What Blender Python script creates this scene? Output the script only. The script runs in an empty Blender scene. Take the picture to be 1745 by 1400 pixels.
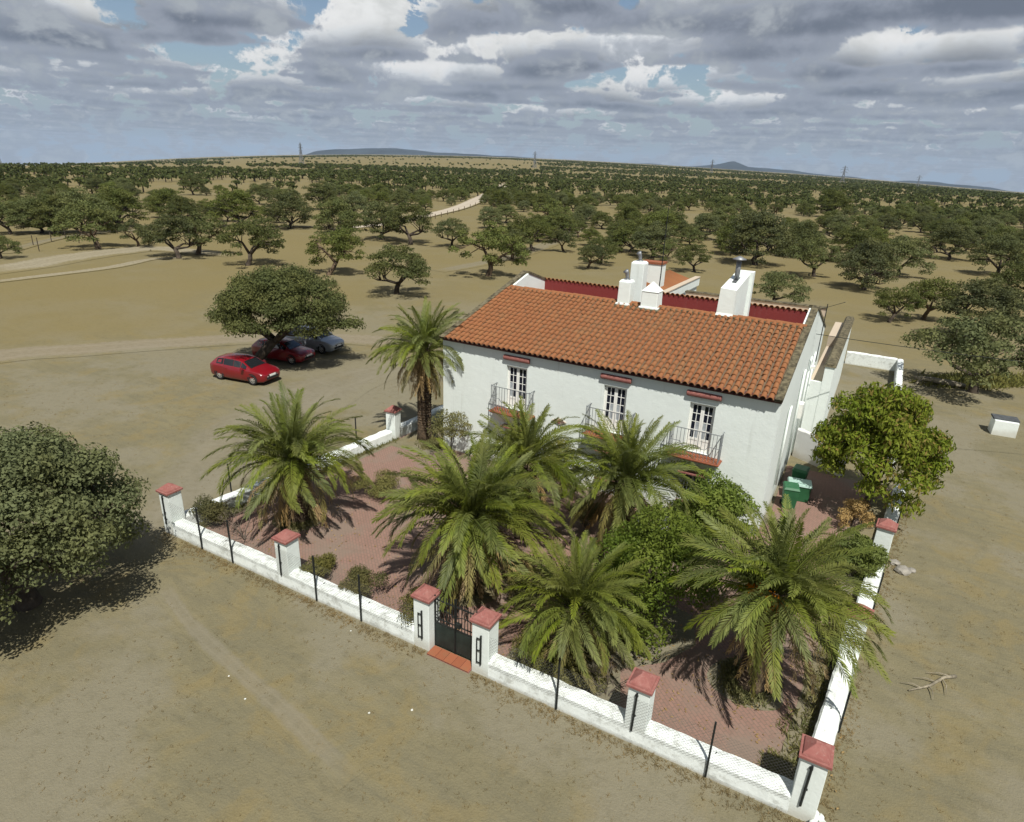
import bpy, bmesh, math, random
import numpy as np
from mathutils import Vector, Matrix

# ------------------------------------------------------------------ camera, sky, sun, exposure
scene = bpy.context.scene
COL = scene.collection
CAM = np.array([16.7807, -23.9047, 13.1521])
RT = np.array([0.8724, 0.4876, 0.0329]); FW = np.array([-0.4456, 0.8211, -0.3565])
FPX = 1084.734                                   # focal length in pixels of a 1745 px wide picture
FW /= np.linalg.norm(FW); RT -= FW * (RT @ FW); RT /= np.linalg.norm(RT); UP = np.cross(RT, FW)
cd = bpy.data.cameras.new("camera"); cam = bpy.data.objects.new("camera", cd); COL.objects.link(cam)
cam.matrix_world = Matrix(((RT[0], UP[0], -FW[0], CAM[0]), (RT[1], UP[1], -FW[1], CAM[1]), (RT[2], UP[2], -FW[2], CAM[2]), (0, 0, 0, 1)))
cd.sensor_fit = 'HORIZONTAL'; cd.sensor_width = 36.0; cd.lens = FPX / 1745 * 36; cd.clip_start = 0.1; cd.clip_end = 60000
scene.camera = cam

SUN_EL = math.radians(59); SUN_H = Vector((0.64, -0.77, 0)).normalized()
TO_SUN = Vector((SUN_H.x * math.cos(SUN_EL), SUN_H.y * math.cos(SUN_EL), math.sin(SUN_EL)))
sl = bpy.data.lights.new("sun", 'SUN'); sl.energy = 5.0; sl.angle = math.radians(0.5); sl.color = (1.0, 0.965, 0.895)
so = bpy.data.objects.new("sun", sl); COL.objects.link(so); so.rotation_euler = TO_SUN.to_track_quat('Z', 'Y').to_euler(); so.location = (30, -40, 60)

world = bpy.data.worlds.new("World"); scene.world = world; world.use_nodes = True
CLOUD_OFF = (4.3, 1.7); CLOUD_OFF2 = (9.1, 3.3, 0)
def build_world():
    nt = world.node_tree; N = nt.nodes; L = nt.links; N.clear()
    def n(t, **kw):
        x = N.new(t)
        for k, v in kw.items(): setattr(x, k, v)
        return x
    def math_(op, a, b=None, c=None, clamp=False):
        m = n('ShaderNodeMath', operation=op); m.use_clamp = clamp
        for i, v in enumerate((a, b, c)):
            if v is None: continue
            if isinstance(v, (int, float)): m.inputs[i].default_value = v
            else: L.new(v, m.inputs[i])
        return m.outputs[0]
    def vm(op, a, b=None, s=None):
        m = n('ShaderNodeVectorMath', operation=op)
        for i, v in enumerate((a, b)):
            if v is None: continue
            if isinstance(v, tuple): m.inputs[i].default_value = v
            else: L.new(v, m.inputs[i])
        if s is not None:
            if isinstance(s, (int, float)): m.inputs['Scale'].default_value = s
            else: L.new(s, m.inputs['Scale'])
        return m.outputs[0]
    def ramp(v, a, b, lo=0.0, hi=1.0):
        m = n('ShaderNodeMapRange', interpolation_type='SMOOTHSTEP'); L.new(v, m.inputs[0])
        for i, q in enumerate((a, b, lo, hi)): m.inputs[i + 1].default_value = q
        return m.outputs[0]
    def mix(f, a, b):
        m = n('ShaderNodeMix', data_type='RGBA'); 
        if isinstance(f, (int, float)): m.inputs[0].default_value = f
        else: L.new(f, m.inputs[0])
        for i, v in ((6, a), (7, b)):
            if isinstance(v, tuple): m.inputs[i].default_value = (*v, 1)
            else: L.new(v, m.inputs[i])
        return m.outputs[2]
    tc = n('ShaderNodeTexCoord')
    d = vm('NORMALIZE', tc.outputs['Generated'])
    sky = n('ShaderNodeTexSky', sky_type='NISHITA'); sky.sun_disc = False
    sky.sun_elevation = SUN_EL; sky.sun_rotation = math.atan2(SUN_H.x, SUN_H.y); sky.air_density = 1.0; sky.dust_density = 1.5
    sp = n('ShaderNodeSeparateXYZ'); L.new(d, sp.inputs[0]); dz = math_('MAXIMUM', sp.outputs[2], 0.0)
    inv = math_('DIVIDE', 1.0, math_('ADD', dz, 0.012))
    flat = n('ShaderNodeCombineXYZ'); L.new(math_('MULTIPLY', sp.outputs[0], inv), flat.inputs[0]); L.new(math_('MULTIPLY', sp.outputs[1], inv), flat.inputs[1])
    def fbm(p, scale, det, rough, off, dist=0.0):
        t = n('ShaderNodeTexNoise'); t.inputs['Scale'].default_value = scale; t.inputs['Detail'].default_value = det
        t.inputs['Roughness'].default_value = rough; t.inputs['Distortion'].default_value = dist
        L.new(vm('ADD', p, off), t.inputs['Vector']); return t.outputs['Fac']
    # a deck of cumulus cut into slices: each slice is where the line of sight crosses that height
    NS = 10; BASE, THICK = 1.0, 0.62
    blue = vm('SCALE', sky.outputs[0], None, 0.095)
    low = ramp(dz, 0.0, 0.17)
    out = mix(ramp(dz, 0.0, 0.12), (0.32, 0.41, 0.52), blue)
    big = fbm(flat.outputs[0], 0.17, 2, 0.5, CLOUD_OFF2)
    big = math_('MULTIPLY', math_('SUBTRACT', big, 0.5), 0.26)
    # billows keep their round shape towards the horizon and only grow smaller
    d1 = fbm(vm('MULTIPLY', d, (1, 1, 1.5)), 11.0, 8, 0.62, (3, 1, 7), 0.2); d2 = fbm(vm('MULTIPLY', d, (1, 1, 1.9)), 27.0, 7, 0.60, (3, 1, 7), 0.2)
    k = ramp(dz, 0.03, 0.15)
    det = math_('ADD', math_('MULTIPLY', d1, k), math_('MULTIPLY', d2, math_('SUBTRACT', 1.0, k)))
    det = math_('SUBTRACT', det, 0.5)
    wn = n('ShaderNodeTexWhiteNoise', noise_dimensions='3D'); L.new(vm('SCALE', d, None, 7919.0), wn.inputs[0])
    jit = math_('MULTIPLY', math_('SUBTRACT', wn.outputs[0], 0.5), THICK / (NS - 1))       # no visible steps between the slices
    far_ = math_('MULTIPLY', math_('SUBTRACT', 1.0, ramp(dz, 0.02, 0.16)), 0.34)
    keep = ramp(dz, 0.02, 0.20, 0.18, 1.0)
    shade = ramp(det, -0.12, 0.07, 0.85, 0.0)
    for i in range(NS - 1, -1, -1):
        s = i / (NS - 1); h = BASE + THICK * s
        p = vm('SCALE', flat.outputs[0], None, math_('ADD', jit if i else math_('MULTIPLY', jit, 0.3), h))
        nz = fbm(p, 0.70, 1.3, 0.45, (CLOUD_OFF[0], CLOUD_OFF[1], 0.5 * s), 0.0)
        nz = math_('ADD', math_('MULTIPLY', math_('SUBTRACT', nz, 0.5), keep), math_('ADD', math_('MULTIPLY', big, keep), 0.5))
        nz = math_('ADD', nz, math_('MULTIPLY', det, math_('ADD', far_, 0.42 + 0.50 * min(1, s * 1.6))))
        thr = 0.468 + 0.125 * s ** 1.3
        al = ramp(nz, thr, thr + 0.030)
        g = min(1.0, 0.03 + 2.1 * s); g = g * g * (3 - 2 * g)
        dark = (0.196, 0.232, 0.300); bright = (1.04, 1.07, 1.06)
        c0 = tuple(a_ + (b_ - a_) * g for a_, b_ in zip(dark, bright))
        edge = tuple(min(0.86, q * 1.0 + 0.12) for q in c0); core = tuple(q * 0.80 for q in c0)
        c = mix(ramp(nz, thr + 0.02, thr + 0.16), edge, core)
        c = mix(shade, c, tuple(q * 0.62 for q in c0)) if s > 0.1 else mix(ramp(det, 0.0, 0.16), c, (0.40, 0.435, 0.475))
        c = mix(low, mix(0.34, c, (0.33, 0.405, 0.50)), c)
        out = mix(al, out, c)
    bg = n('ShaderNodeBackground'); L.new(out, bg.inputs[0]); bg.inputs[1].default_value = 0.77
    wo = n('ShaderNodeOutputWorld'); L.new(bg.outputs[0], wo.inputs[0])
build_world()
world.cycles.sampling_method = 'MANUAL'; world.cycles.sample_map_resolution = 512
scene.view_settings.view_transform = 'Standard'; scene.view_settings.look = 'None'
scene.view_settings.exposure = 0.32; scene.view_settings.gamma = 1.0; scene.view_settings.use_curve_mapping = False
scene.render.engine = 'CYCLES'
scene.cycles.max_bounces = 6; scene.cycles.diffuse_bounces = 3; scene.cycles.glossy_bounces = 2; scene.cycles.transmission_bounces = 3
scene.cycles.transparent_max_bounces = 6; scene.cycles.volume_bounces = 0; scene.cycles.use_denoising = True
scene.cycles.sample_clamp_indirect = 6.0

# ------------------------------------------------------------------ small helpers
R_ = random.Random(7)
def tag(o, label=None, cat=None, group=None, kind=None):
    if label: o["label"] = label
    if cat: o["category"] = cat
    if group: o["group"] = group
    if kind: o["kind"] = kind
    return o
def empty(name, loc=(0, 0, 0), rz=0.0, parent=None):
    o = bpy.data.objects.new(name, None); COL.objects.link(o); o.location = loc; o.rotation_euler = (0, 0, rz)
    o.empty_display_size = 0.2
    if parent: o.parent = parent
    return o
def link(name, mesh, parent=None, loc=None, rot=None, scale=None):
    o = bpy.data.objects.new(name, mesh); COL.objects.link(o)
    if parent: o.parent = parent
    if loc is not None: o.location = loc
    if rot is not None: o.rotation_euler = rot
    if scale is not None: o.scale = scale if not isinstance(scale, (int, float)) else (scale,) * 3
    return o
def np_mesh(name, verts, faces, mat, smooth=False):
    """verts (n,3) array, faces (m,k) array with the same k"""
    verts = np.asarray(verts, np.float32); faces = np.asarray(faces, np.int32)
    me = bpy.data.meshes.new(name); m, k = faces.shape
    me.vertices.add(len(verts)); me.vertices.foreach_set('co', verts.ravel())
    me.loops.add(m * k); me.loops.foreach_set('vertex_index', faces.ravel())
    me.polygons.add(m); me.polygons.foreach_set('loop_start', np.arange(0, m * k, k, dtype=np.int32))
    try: me.polygons.foreach_set('loop_total', np.full(m, k, np.int32))
    except Exception: pass
    if smooth: me.polygons.foreach_set('use_smooth', np.ones(m, bool))
    me.update(calc_edges=True); me.validate()
    if mat: me.materials.append(mat)
    return me
class MB:
    def __init__(s): s.v = []; s.f = []
    def add(s, vs, fs):
        b = len(s.v); s.v += [tuple(map(float, v)) for v in vs]; s.f += [tuple(i + b for i in f) for f in fs]; return s
    def box(s, x0, x1, y0, y1, z0, z1):
        return s.add([(x0, y0, z0), (x1, y0, z0), (x1, y1, z0), (x0, y1, z0), (x0, y0, z1), (x1, y0, z1), (x1, y1, z1), (x0, y1, z1)],
                     [(3, 2, 1, 0), (4, 5, 6, 7), (0, 1, 5, 4), (1, 2, 6, 5), (2, 3, 7, 6), (3, 0, 4, 7)])
    def frustum(s, a, b):
        """a, b = (x0,x1,y0,y1,z)"""
        A = [(a[0], a[2], a[4]), (a[1], a[2], a[4]), (a[1], a[3], a[4]), (a[0], a[3], a[4])]
        B = [(b[0], b[2], b[4]), (b[1], b[2], b[4]), (b[1], b[3], b[4]), (b[0], b[3], b[4])]
        return s.add(A + B, [(3, 2, 1, 0), (4, 5, 6, 7), (0, 1, 5, 4), (1, 2, 6, 5), (2, 3, 7, 6), (3, 0, 4, 7)])
    def prism_x(s, prof, x0, x1):
        """closed profile of (y,z), counter-clockwise seen from +x, extruded along x"""
        k = len(prof); vs = [(x0, y, z) for y, z in prof] + [(x1, y, z) for y, z in prof]
        fs = [tuple(range(k))[::-1], tuple(range(k, 2 * k))] + [(i, (i + 1) % k, k + (i + 1) % k, k + i) for i in range(k)]
        return s.add(vs, fs)
    def tube(s, pts, rad, n=6, cap=True):
        pts = [Vector(p) for p in pts]
        if isinstance(rad, (int, float)): rad = [rad] * len(pts)
        rings = []; prev = None
        for i, p in enumerate(pts):
            t = (pts[min(i + 1, len(pts) - 1)] - pts[max(i - 1, 0)])
            t = t.normalized() if t.length > 1e-9 else Vector((0, 0, 1))
            if prev is None:
                a = t.orthogonal().normalized()
            else:
                a = prev - t * prev.dot(t)
                a = a.normalized() if a.length > 1e-6 else t.orthogonal().normalized()
            prev = a; b = t.cross(a)
            rings.append([p + (a * math.cos(q) + b * math.sin(q)) * rad[i] for q in (2 * math.pi * j / n for j in range(n))])
        vs = [v for r in rings for v in r]; fs = []
        for i in range(len(pts) - 1):
            for j in range(n):
                fs.append((i * n + j, i * n + (j + 1) % n, (i + 1) * n + (j + 1) % n, (i + 1) * n + j))
        if cap: fs += [tuple(range(n))[::-1], tuple(range((len(pts) - 1) * n, len(pts) * n))]
        return s.add(vs, fs)
    def bar(s, a, b, w):
        return s.tube([a, b], w, 4)
    def mesh(s, name, mat, smooth=False):
        me = bpy.data.meshes.new(name); me.from_pydata(s.v, [], s.f); me.update()
        if mat: me.materials.append(mat)
        if smooth:
            for p in me.polygons: p.use_smooth = True
        return me
    def build(s, name, mat, parent=None, smooth=False, bevel=0.0):
        me = s.mesh(name, mat, smooth)
        bm = bmesh.new(); bm.from_mesh(me); bmesh.ops.recalc_face_normals(bm, faces=bm.faces); bm.to_mesh(me); bm.free()
        o = link(name, me, parent)
        if bevel:
            m = o.modifiers.new("bevel", 'BEVEL'); m.width = bevel; m.segments = 2; m.limit_method = 'ANGLE'; m.angle_limit = math.radians(40)
        return o
def copy_tree(o, parent=None):
    c = o.copy(); COL.objects.link(c); c.parent = parent
    for ch in o.children: copy_tree(ch, c)
    return c

# ------------------------------------------------------------------ materials
class NT:
    def __init__(s, name):
        s.m = bpy.data.materials.new(name); s.m.use_nodes = True; s.t = s.m.node_tree; s.N = s.t.nodes; s.L = s.t.links
        s.b = s.N["Principled BSDF"]; s.out = s.N["Material Output"]
    def n(s, t, **kw):
        x = s.N.new(t)
        for k, v in kw.items(): setattr(x, k, v)
        return x
    def put(s, sock, v):
        if isinstance(v, (int, float)): sock.default_value = v
        elif isinstance(v, tuple): sock.default_value = (*v, 1) if len(v) == 3 and sock.type == 'RGBA' else v
        else: s.L.new(v, sock)
    def coord(s, which='Object'): return s.n('ShaderNodeTexCoord').outputs[which]
    def pos(s): return s.n('ShaderNodeNewGeometry').outputs['Position']
    def mapping(s, vec, scale=(1, 1, 1), rot=(0, 0, 0), loc=(0, 0, 0)):
        m = s.n('ShaderNodeMapping'); m.inputs['Scale'].default_value = scale; m.inputs['Rotation'].default_value = rot; m.inputs['Location'].default_value = loc
        s.L.new(vec, m.inputs['Vector']); return m.outputs[0]
    def noise(s, vec, scale, detail=4, rough=0.55, dist=0.0):
        t = s.n('ShaderNodeTexNoise'); t.inputs['Scale'].default_value = scale; t.inputs['Detail'].default_value = detail
        t.inputs['Roughness'].default_value = rough; t.inputs['Distortion'].default_value = dist
        if vec is not None: s.L.new(vec, t.inputs['Vector'])
        return t.outputs['Fac']
    def ramp(s, v, a, b, lo=0.0, hi=1.0):
        m = s.n('ShaderNodeMapRange', interpolation_type='SMOOTHSTEP'); s.L.new(v, m.inputs[0])
        for i, q in enumerate((a, b, lo, hi)): m.inputs[i + 1].default_value = q
        return m.outputs[0]
    def mix(s, f, a, b, blend='MIX'):
        m = s.n('ShaderNodeMix', data_type='RGBA', blend_type=blend)
        s.put(m.inputs[0], f); s.put(m.inputs[6], a); s.put(m.inputs[7], b); return m.outputs[2]
    def math(s, op, a, b=None, clamp=False):
        m = s.n('ShaderNodeMath', operation=op); m.use_clamp = clamp; s.put(m.inputs[0], a)
        if b is not None: s.put(m.inputs[1], b)
        return m.outputs[0]
    def bump(s, h, strength=0.3, dist=0.02):
        b = s.n('ShaderNodeBump'); b.inputs['Strength'].default_value = strength; b.inputs['Distance'].default_value = dist
        s.L.new(h, b.inputs['Height']); s.L.new(b.outputs[0], s.b.inputs['Normal']); return b
    def base(s, c): s.put(s.b.inputs['Base Color'], c)
    def set(s, rough=None, metal=None, spec=None):
        if rough is not None: s.put(s.b.inputs['Roughness'], rough)
        if metal is not None: s.put(s.b.inputs['Metallic'], metal)
        if spec is not None: s.put(s.b.inputs['Specular IOR Level'], spec)
        return s
ORD = "first second third fourth fifth sixth seventh eighth ninth tenth eleventh twelfth thirteenth fourteenth fifteenth sixteenth seventeenth".split()
def rgb(h):
    h = h.lstrip('#'); c = [int(h[i:i + 2], 16) / 255 for i in (0, 2, 4)]
    return tuple(x / 12.92 if x <= 0.04045 else ((x + 0.055) / 1.055) ** 2.4 for x in c)
def simple(name, col, rough=0.7, var=0.15, scale=6.0, bump=0.0, metal=0.0, spec=0.3, coord='Object', det=4):
    t = NT(name); v = t.coord(coord); f = t.noise(v, scale, det)
    t.base(t.mix(t.ramp(f, 0.3, 0.7), tuple(x * (1 - var) for x in col), tuple(min(1, x * (1 + var)) for x in col)))
    t.set(rough, metal, spec)
    if bump: t.bump(t.noise(v, scale * 5, 3), bump, 0.02)
    return t.m
def plaster(name, col, dirt=0.12):
    t = NT(name); v = t.pos(); f = t.noise(v, 0.9, 6, 0.65); g = t.noise(v, 14, 4, 0.6)
    streak = t.noise(t.mapping(v, (3.0, 3.0, 0.22)), 1.0, 5, 0.6)
    c = t.mix(t.ramp(f, 0.35, 0.72, 0, 0.35), col, tuple(x * 0.90 for x in col))
    c = t.mix(t.ramp(streak, 0.58, 0.78, 0, dirt), c, (0.42, 0.44, 0.40))
    sp = t.n('ShaderNodeSeparateXYZ'); t.L.new(v, sp.inputs[0])
    foot = t.ramp(t.math('ADD', sp.outputs[2], t.math('MULTIPLY', t.math('SUBTRACT', f, 0.5), 0.9)), 0.05, 0.55, 0.5, 0.0)
    c = t.mix(foot, c, (0.34, 0.30, 0.22))
    run = t.noise(t.mapping(v, (7.0, 7.0, 0.30)), 1.0, 4, 0.55); c = t.mix(t.ramp(run, 0.62, 0.76, 0, dirt * 0.9), c, (0.40, 0.405, 0.36))
    t.base(c); t.set(0.9, 0, 0.15)
    h = t.math('ADD', t.math('MULTIPLY', g, 0.5), t.noise(v, 3.0, 3)); t.bump(h, 0.35, 0.03)
    return t.m
def worn_white(name):
    t = NT(name); v = t.pos(); a = t.noise(v, 5.0, 7, 0.75); b = t.noise(v, 1.2, 3)
    sp = t.n('ShaderNodeSeparateXYZ'); t.L.new(v, sp.inputs[0])
    m = t.math('ADD', a, t.math('MULTIPLY', t.math('SUBTRACT', b, 0.5), 0.5))
    c = t.mix(t.ramp(m, 0.46, 0.68, 0, 0.62), (0.70, 0.74, 0.71), (0.33, 0.335, 0.295))
    low = t.ramp(t.math('ADD', sp.outputs[2], t.math('MULTIPLY', t.math('SUBTRACT', a, 0.5), 0.35)), 0.0, 0.10, 0.42, 0.0)
    t.base(t.mix(low, c, (0.27, 0.22, 0.14))); t.set(0.92, 0, 0.1)
    t.bump(a, 0.5, 0.03); return t.m
def leafmat(name, c1, c2, trans=0.28, rough=0.55, spec=0.35, tip=None):
    spec *= 0.45; rough = min(1, rough + 0.12)
    t = NT(name)
    g = t.n('ShaderNodeNewGeometry'); oi = t.n('ShaderNodeObjectInfo')
    r = t.math('FRACT', t.math('ADD', g.outputs['Random Per Island'], t.math('MULTIPLY', oi.outputs['Random'], 3.7)))
    c = t.mix(r, c1, c2)
    hs = t.n('ShaderNodeHueSaturation'); hs.inputs['Hue'].default_value = 0.5; t.L.new(c, hs.inputs['Color'])
    t.L.new(t.ramp(oi.outputs['Random'], 0.0, 1.0, 0.72, 1.28), hs.inputs['Value']); t.L.new(t.math('ADD', t.math('MULTIPLY', t.math('FRACT', t.math('MULTIPLY', oi.outputs['Random'], 7.3)), 0.4), 0.85), hs.inputs['Saturation']); c = hs.outputs[0]
    big = t.noise(t.pos(), 0.45, 3)
    c = t.mix(t.ramp(big, 0.35, 0.7, 0, 0.45), c, tuple(x * f for x, f in zip(c2, (1.25, 1.05, 0.8))))
    if tip: c = t.mix(t.ramp(g.outputs['Random Per Island'], 0.86, 0.9), c, tip)
    t.base(c); t.set(rough, 0, spec)
    tr = t.n('ShaderNodeBsdfTranslucent'); t.L.new(t.mix(0.5, c, tuple(min(1, x * 2.0) for x in c2)), tr.inputs[0])
    ms = t.n('ShaderNodeMixShader'); ms.inputs[0].default_value = trans
    t.L.new(t.b.outputs[0], ms.inputs[1]); t.L.new(tr.outputs[0], ms.inputs[2]); t.L.new(ms.outputs[0], t.out.inputs[0])
    return t.m

STRAW = (0.188, 0.147, 0.068)
def ground_color(t):
    """dry grass and bare earth, shared by the ground and by the soft edges of the tracks"""
    v = t.pos()
    a = t.noise(v, 0.035, 5, 0.6); b = t.noise(v, 0.22, 6, 0.65); c = t.noise(v, 2.6, 6, 0.7); d = t.noise(v, 17.0, 4, 0.7)
    e = t.noise(t.mapping(v, (0.9, 4.2, 1), (0, 0, math.radians(27))), 0.55, 6, 0.7, 0.6)
    f = t.noise(v, 55.0, 3, 0.7)
    dv = t.n('ShaderNodeVectorMath', operation='DISTANCE'); t.L.new(v, dv.inputs[0]); dv.inputs[1].default_value = (10.0, -6.0, 0.0)
    meadow = t.ramp(t.math('ADD', dv.outputs['Value'], t.math('MULTIPLY', t.math('SUBTRACT', t.noise(v, 0.06, 4), 0.5), 60.0)), 26, 62)   # uncut dry grass away from the house
    g2 = t.noise(v, 0.55, 5, 0.65, 0.8)
    col = t.mix(t.ramp(b, 0.32, 0.68), (0.150, 0.135, 0.084), (0.184, 0.160, 0.092))
    col = t.mix(t.ramp(e, 0.44, 0.64, 0, 0.75), col, (0.136, 0.124, 0.080))
    col = t.mix(t.ramp(g2, 0.48, 0.66, 0, 0.50), col, (0.196, 0.152, 0.066))
    bare = t.math('ADD', t.math('MULTIPLY', b, 0.55), t.math('MULTIPLY', t.noise(v, 0.10, 4), 0.6))
    col = t.mix(t.ramp(bare, 0.535, 0.63, 0, 0.90), col, (0.180, 0.164, 0.116))
    col = t.mix(t.math('MULTIPLY', meadow, t.ramp(a, 0.30, 0.60, 0.55, 0.92)), col, (0.168, 0.136, 0.060))
    col = t.mix(t.ramp(c, 0.48, 0.74, 0, 0.34), col, (0.085, 0.076, 0.045))
    col = t.mix(t.ramp(d, 0.45, 0.75, 0, 0.42), col, (0.200, 0.170, 0.100))
    col = t.mix(t.ramp(f, 0.50, 0.74, 0, 0.40), col, (0.070, 0.062, 0.038))
    return col, (a, b, c, d)
def ground_mat():
    t = NT("dry_grass_ground"); col, (a, b, c, d) = ground_color(t)
    t.base(col); t.set(0.95, 0, 0.05)
    t.bump(t.math('ADD', t.math('MULTIPLY', c, 0.9), t.math('MULTIPLY', d, 0.55)), 0.55, 0.10)
    return t.m
def track_mat(name, dirt, dirt2, hard=0.0):
    t = NT(name); col, (a, b, c, d) = ground_color(t)
    uv = t.n('ShaderNodeUVMap'); sp = t.n('ShaderNodeSeparateXYZ'); t.L.new(uv.outputs[0], sp.inputs[0])
    x = t.math('ABSOLUTE', t.math('SUBTRACT', t.math('MULTIPLY', sp.outputs[0], 2.0), 1.0))     # 0 centre .. 1 edge
    rag = t.math('ADD', t.math('MULTIPLY', t.math('SUBTRACT', b, 0.5), 1.2 - hard), t.math('MULTIPLY', t.math('SUBTRACT', c, 0.5), 0.7))
    edge = t.ramp(t.math('ADD', x, rag), 0.45 + hard * 0.3, 0.85, 1.0, 0.0)
    inside = t.ramp(x, 0.80, 0.97, 1.0, 0.0)
    rut = t.ramp(t.math('ABSOLUTE', t.math('SUBTRACT', x, 0.38)), 0.0, 0.16, 1.0, 0.0)
    e = t.mix(t.ramp(c, 0.35, 0.7), dirt, dirt2); e = t.mix(t.math('MULTIPLY', rut, 0.35), e, tuple(q * 1.18 for q in dirt))
    ends = t.math('MULTIPLY', t.ramp(sp.outputs[1], 0.0, 0.16), t.ramp(sp.outputs[1], 0.84, 1.0, 1.0, 0.0))
    f = t.math('MULTIPLY', t.math('MULTIPLY', edge, inside), ends); f = t.math('MULTIPLY', f, 0.62 + 0.35 * hard)
    t.base(t.mix(f, col, e)); t.set(0.95, 0, 0.05); t.bump(t.math('ADD', c, d), 0.35, 0.05)
    return t.m
def paving_mat():
    t = NT("brick_paving"); v = t.pos()
    br = t.n('ShaderNodeTexBrick'); t.L.new(t.mapping(v, (1, 1, 1), (0, 0, math.radians(43))), br.inputs['Vector'])
    br.inputs['Scale'].default_value = 1.0; br.inputs['Brick Width'].default_value = 0.21; br.inputs['Row Height'].default_value = 0.105
    br.inputs['Mortar Size'].default_value = 0.012; br.inputs['Mortar Smooth'].default_value = 0.3; br.inputs['Bias'].default_value = 0.0
    br.inputs['Color1'].default_value = (0.226, 0.138, 0.108, 1); br.inputs['Color2'].default_value = (0.204, 0.125, 0.098, 1); br.inputs['Mortar'].default_value = (0.150, 0.106, 0.084, 1)
    a = t.noise(v, 0.45, 5, 0.6); b = t.noise(v, 3.5, 5, 0.7)
    c = t.mix(t.ramp(a, 0.42, 0.62, 0, 0.75), br.outputs['Color'], (0.180, 0.142, 0.112))
    c = t.mix(t.ramp(b, 0.52, 0.75, 0, 0.5), c, (0.120, 0.090, 0.066))
    t.base(c); t.set(0.9, 0, 0.15); t.bump(br.outputs['Fac'], -0.4, 0.01); return t.m
def tile_mat(name, pal, moss=0.35, scale=2.2):
    t = NT(name); g = t.n('ShaderNodeNewGeometry'); oi = t.n('ShaderNodeObjectInfo')
    r = t.math('FRACT', t.math('ADD', g.outputs['Random Per Island'], t.math('MULTIPLY', oi.outputs['Random'], 5.3)))
    c = t.mix(t.ramp(r, 0.0, 0.55), pal[0], pal[1]); c = t.mix(t.ramp(r, 0.6, 1.0, 0, 0.8), c, pal[2])
    v = g.outputs['Position']; a = t.noise(v, scale, 6, 0.7); b = t.noise(v, 0.6, 4)
    m = t.math('ADD', a, t.math('MULTIPLY', t.math('SUBTRACT', b, 0.5), 0.5))
    c = t.mix(t.ramp(m, 0.50, 0.72, 0, moss), c, (0.170, 0.115, 0.060))
    t.base(c); t.set(0.85, 0, 0.2); t.bump(t.noise(v, 30, 3), 0.25, 0.01); return t.m
def glassy(name, col, rough=0.06, spec=0.6):
    t = NT(name); t.base(col); t.set(rough, 0, spec); return t.m
def carpaint(name, col, metal=0.0):
    t = NT(name); t.base(t.mix(t.ramp(t.noise(t.coord(), 3, 3), 0.4, 0.7, 0, 0.25), col, tuple(x * 0.6 + 0.02 for x in col))); t.set(0.28, metal, 0.5)
    t.b.inputs['Coat Weight'].default_value = 0.6; t.b.inputs['Coat Roughness'].default_value = 0.08; return t.m

M = {}
M['ground'] = ground_mat()
M['track'] = track_mat("dirt_track", (0.205, 0.176, 0.128), (0.172, 0.146, 0.102), 0.35)
M['worn'] = track_mat("worn_earth", (0.180, 0.162, 0.120), (0.152, 0.136, 0.096), 0.0)
M['gravel'] = track_mat("gravel_road", (0.40, 0.35, 0.285), (0.33, 0.285, 0.22), 0.9)
M['sand'] = track_mat("sand_bank", (0.28, 0.25, 0.185), (0.19, 0.168, 0.12), 0.2)
M['paving'] = paving_mat()
M['white'] = plaster("white_plaster", (0.690, 0.740, 0.705), 0.34)
M['white_worn'] = worn_white("worn_whitewash")
M['cream'] = plaster("cream_render", (0.44, 0.37, 0.285), 0.2)
M['grey_white'] = plaster("shaded_streaked_whitewash", (0.62, 0.62, 0.60), 0.45)  # tree shade on a white wall put into a greyer base, plus streaks
M['redwall'] = plaster("dark_red_render", (0.185, 0.036, 0.034), 0.05)
def faded_pink():
    t = NT("pink_painted_tile"); v = t.pos(); a = t.noise(v, 4.0, 6, 0.7); b = t.noise(v, 16.0, 4, 0.7)
    c = t.mix(t.ramp(a, 0.35, 0.65), (0.232, 0.088, 0.076), (0.270, 0.118, 0.100))
    c = t.mix(t.ramp(b, 0.56, 0.72, 0, 0.45), c, (0.33, 0.235, 0.205)); c = t.mix(t.ramp(t.noise(v, 7.0, 6, 0.75), 0.56, 0.70, 0, 0.5), c, (0.095, 0.062, 0.052))
    t.base(c); t.set(0.9, 0, 0.12); t.bump(b, 0.4, 0.012); return t.m
M['pink'] = faded_pink()
M['cornice'] = simple("dark_red_cornice", (0.080, 0.030, 0.026), 0.8, 0.2, 4, 0.2)
M['tile'] = tile_mat("clay_roof_tile", ((0.232, 0.096, 0.040), (0.218, 0.089, 0.038), (0.240, 0.106, 0.044)), 0.34)
M['bed'] = tile_mat("clay_channel_tile", ((0.150, 0.095, 0.055), (0.125, 0.088, 0.056), (0.170, 0.105, 0.058)), 0.6, 4)
M['moss'] = simple("mossy_mortar", (0.098, 0.084, 0.050), 0.95, 0.62, 5.5, 0.9, det=6)
M['floor_tile'] = tile_mat("terracotta_floor_tile", ((0.250, 0.085, 0.042), (0.205, 0.068, 0.034), (0.275, 0.100, 0.050)), 0.35)
M['iron'] = simple("dark_iron", (0.022, 0.025, 0.024), 0.55, 0.2, 8, 0, 0.3)
M['grey_iron'] = simple("grey_painted_iron", (0.20, 0.215, 0.225), 0.5, 0.2, 9, 0, 0.2)
M['gate'] = simple("dark_green_sheet", (0.022, 0.032, 0.028), 0.5, 0.25, 3, 0, 0.2)
M['wood_white'] = simple("white_window_paint", (0.78, 0.78, 0.73), 0.5, 0.05, 4)
M['pane'] = glassy("dark_window_glass", (0.010, 0.013, 0.024), 0.05, 0.7)
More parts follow.
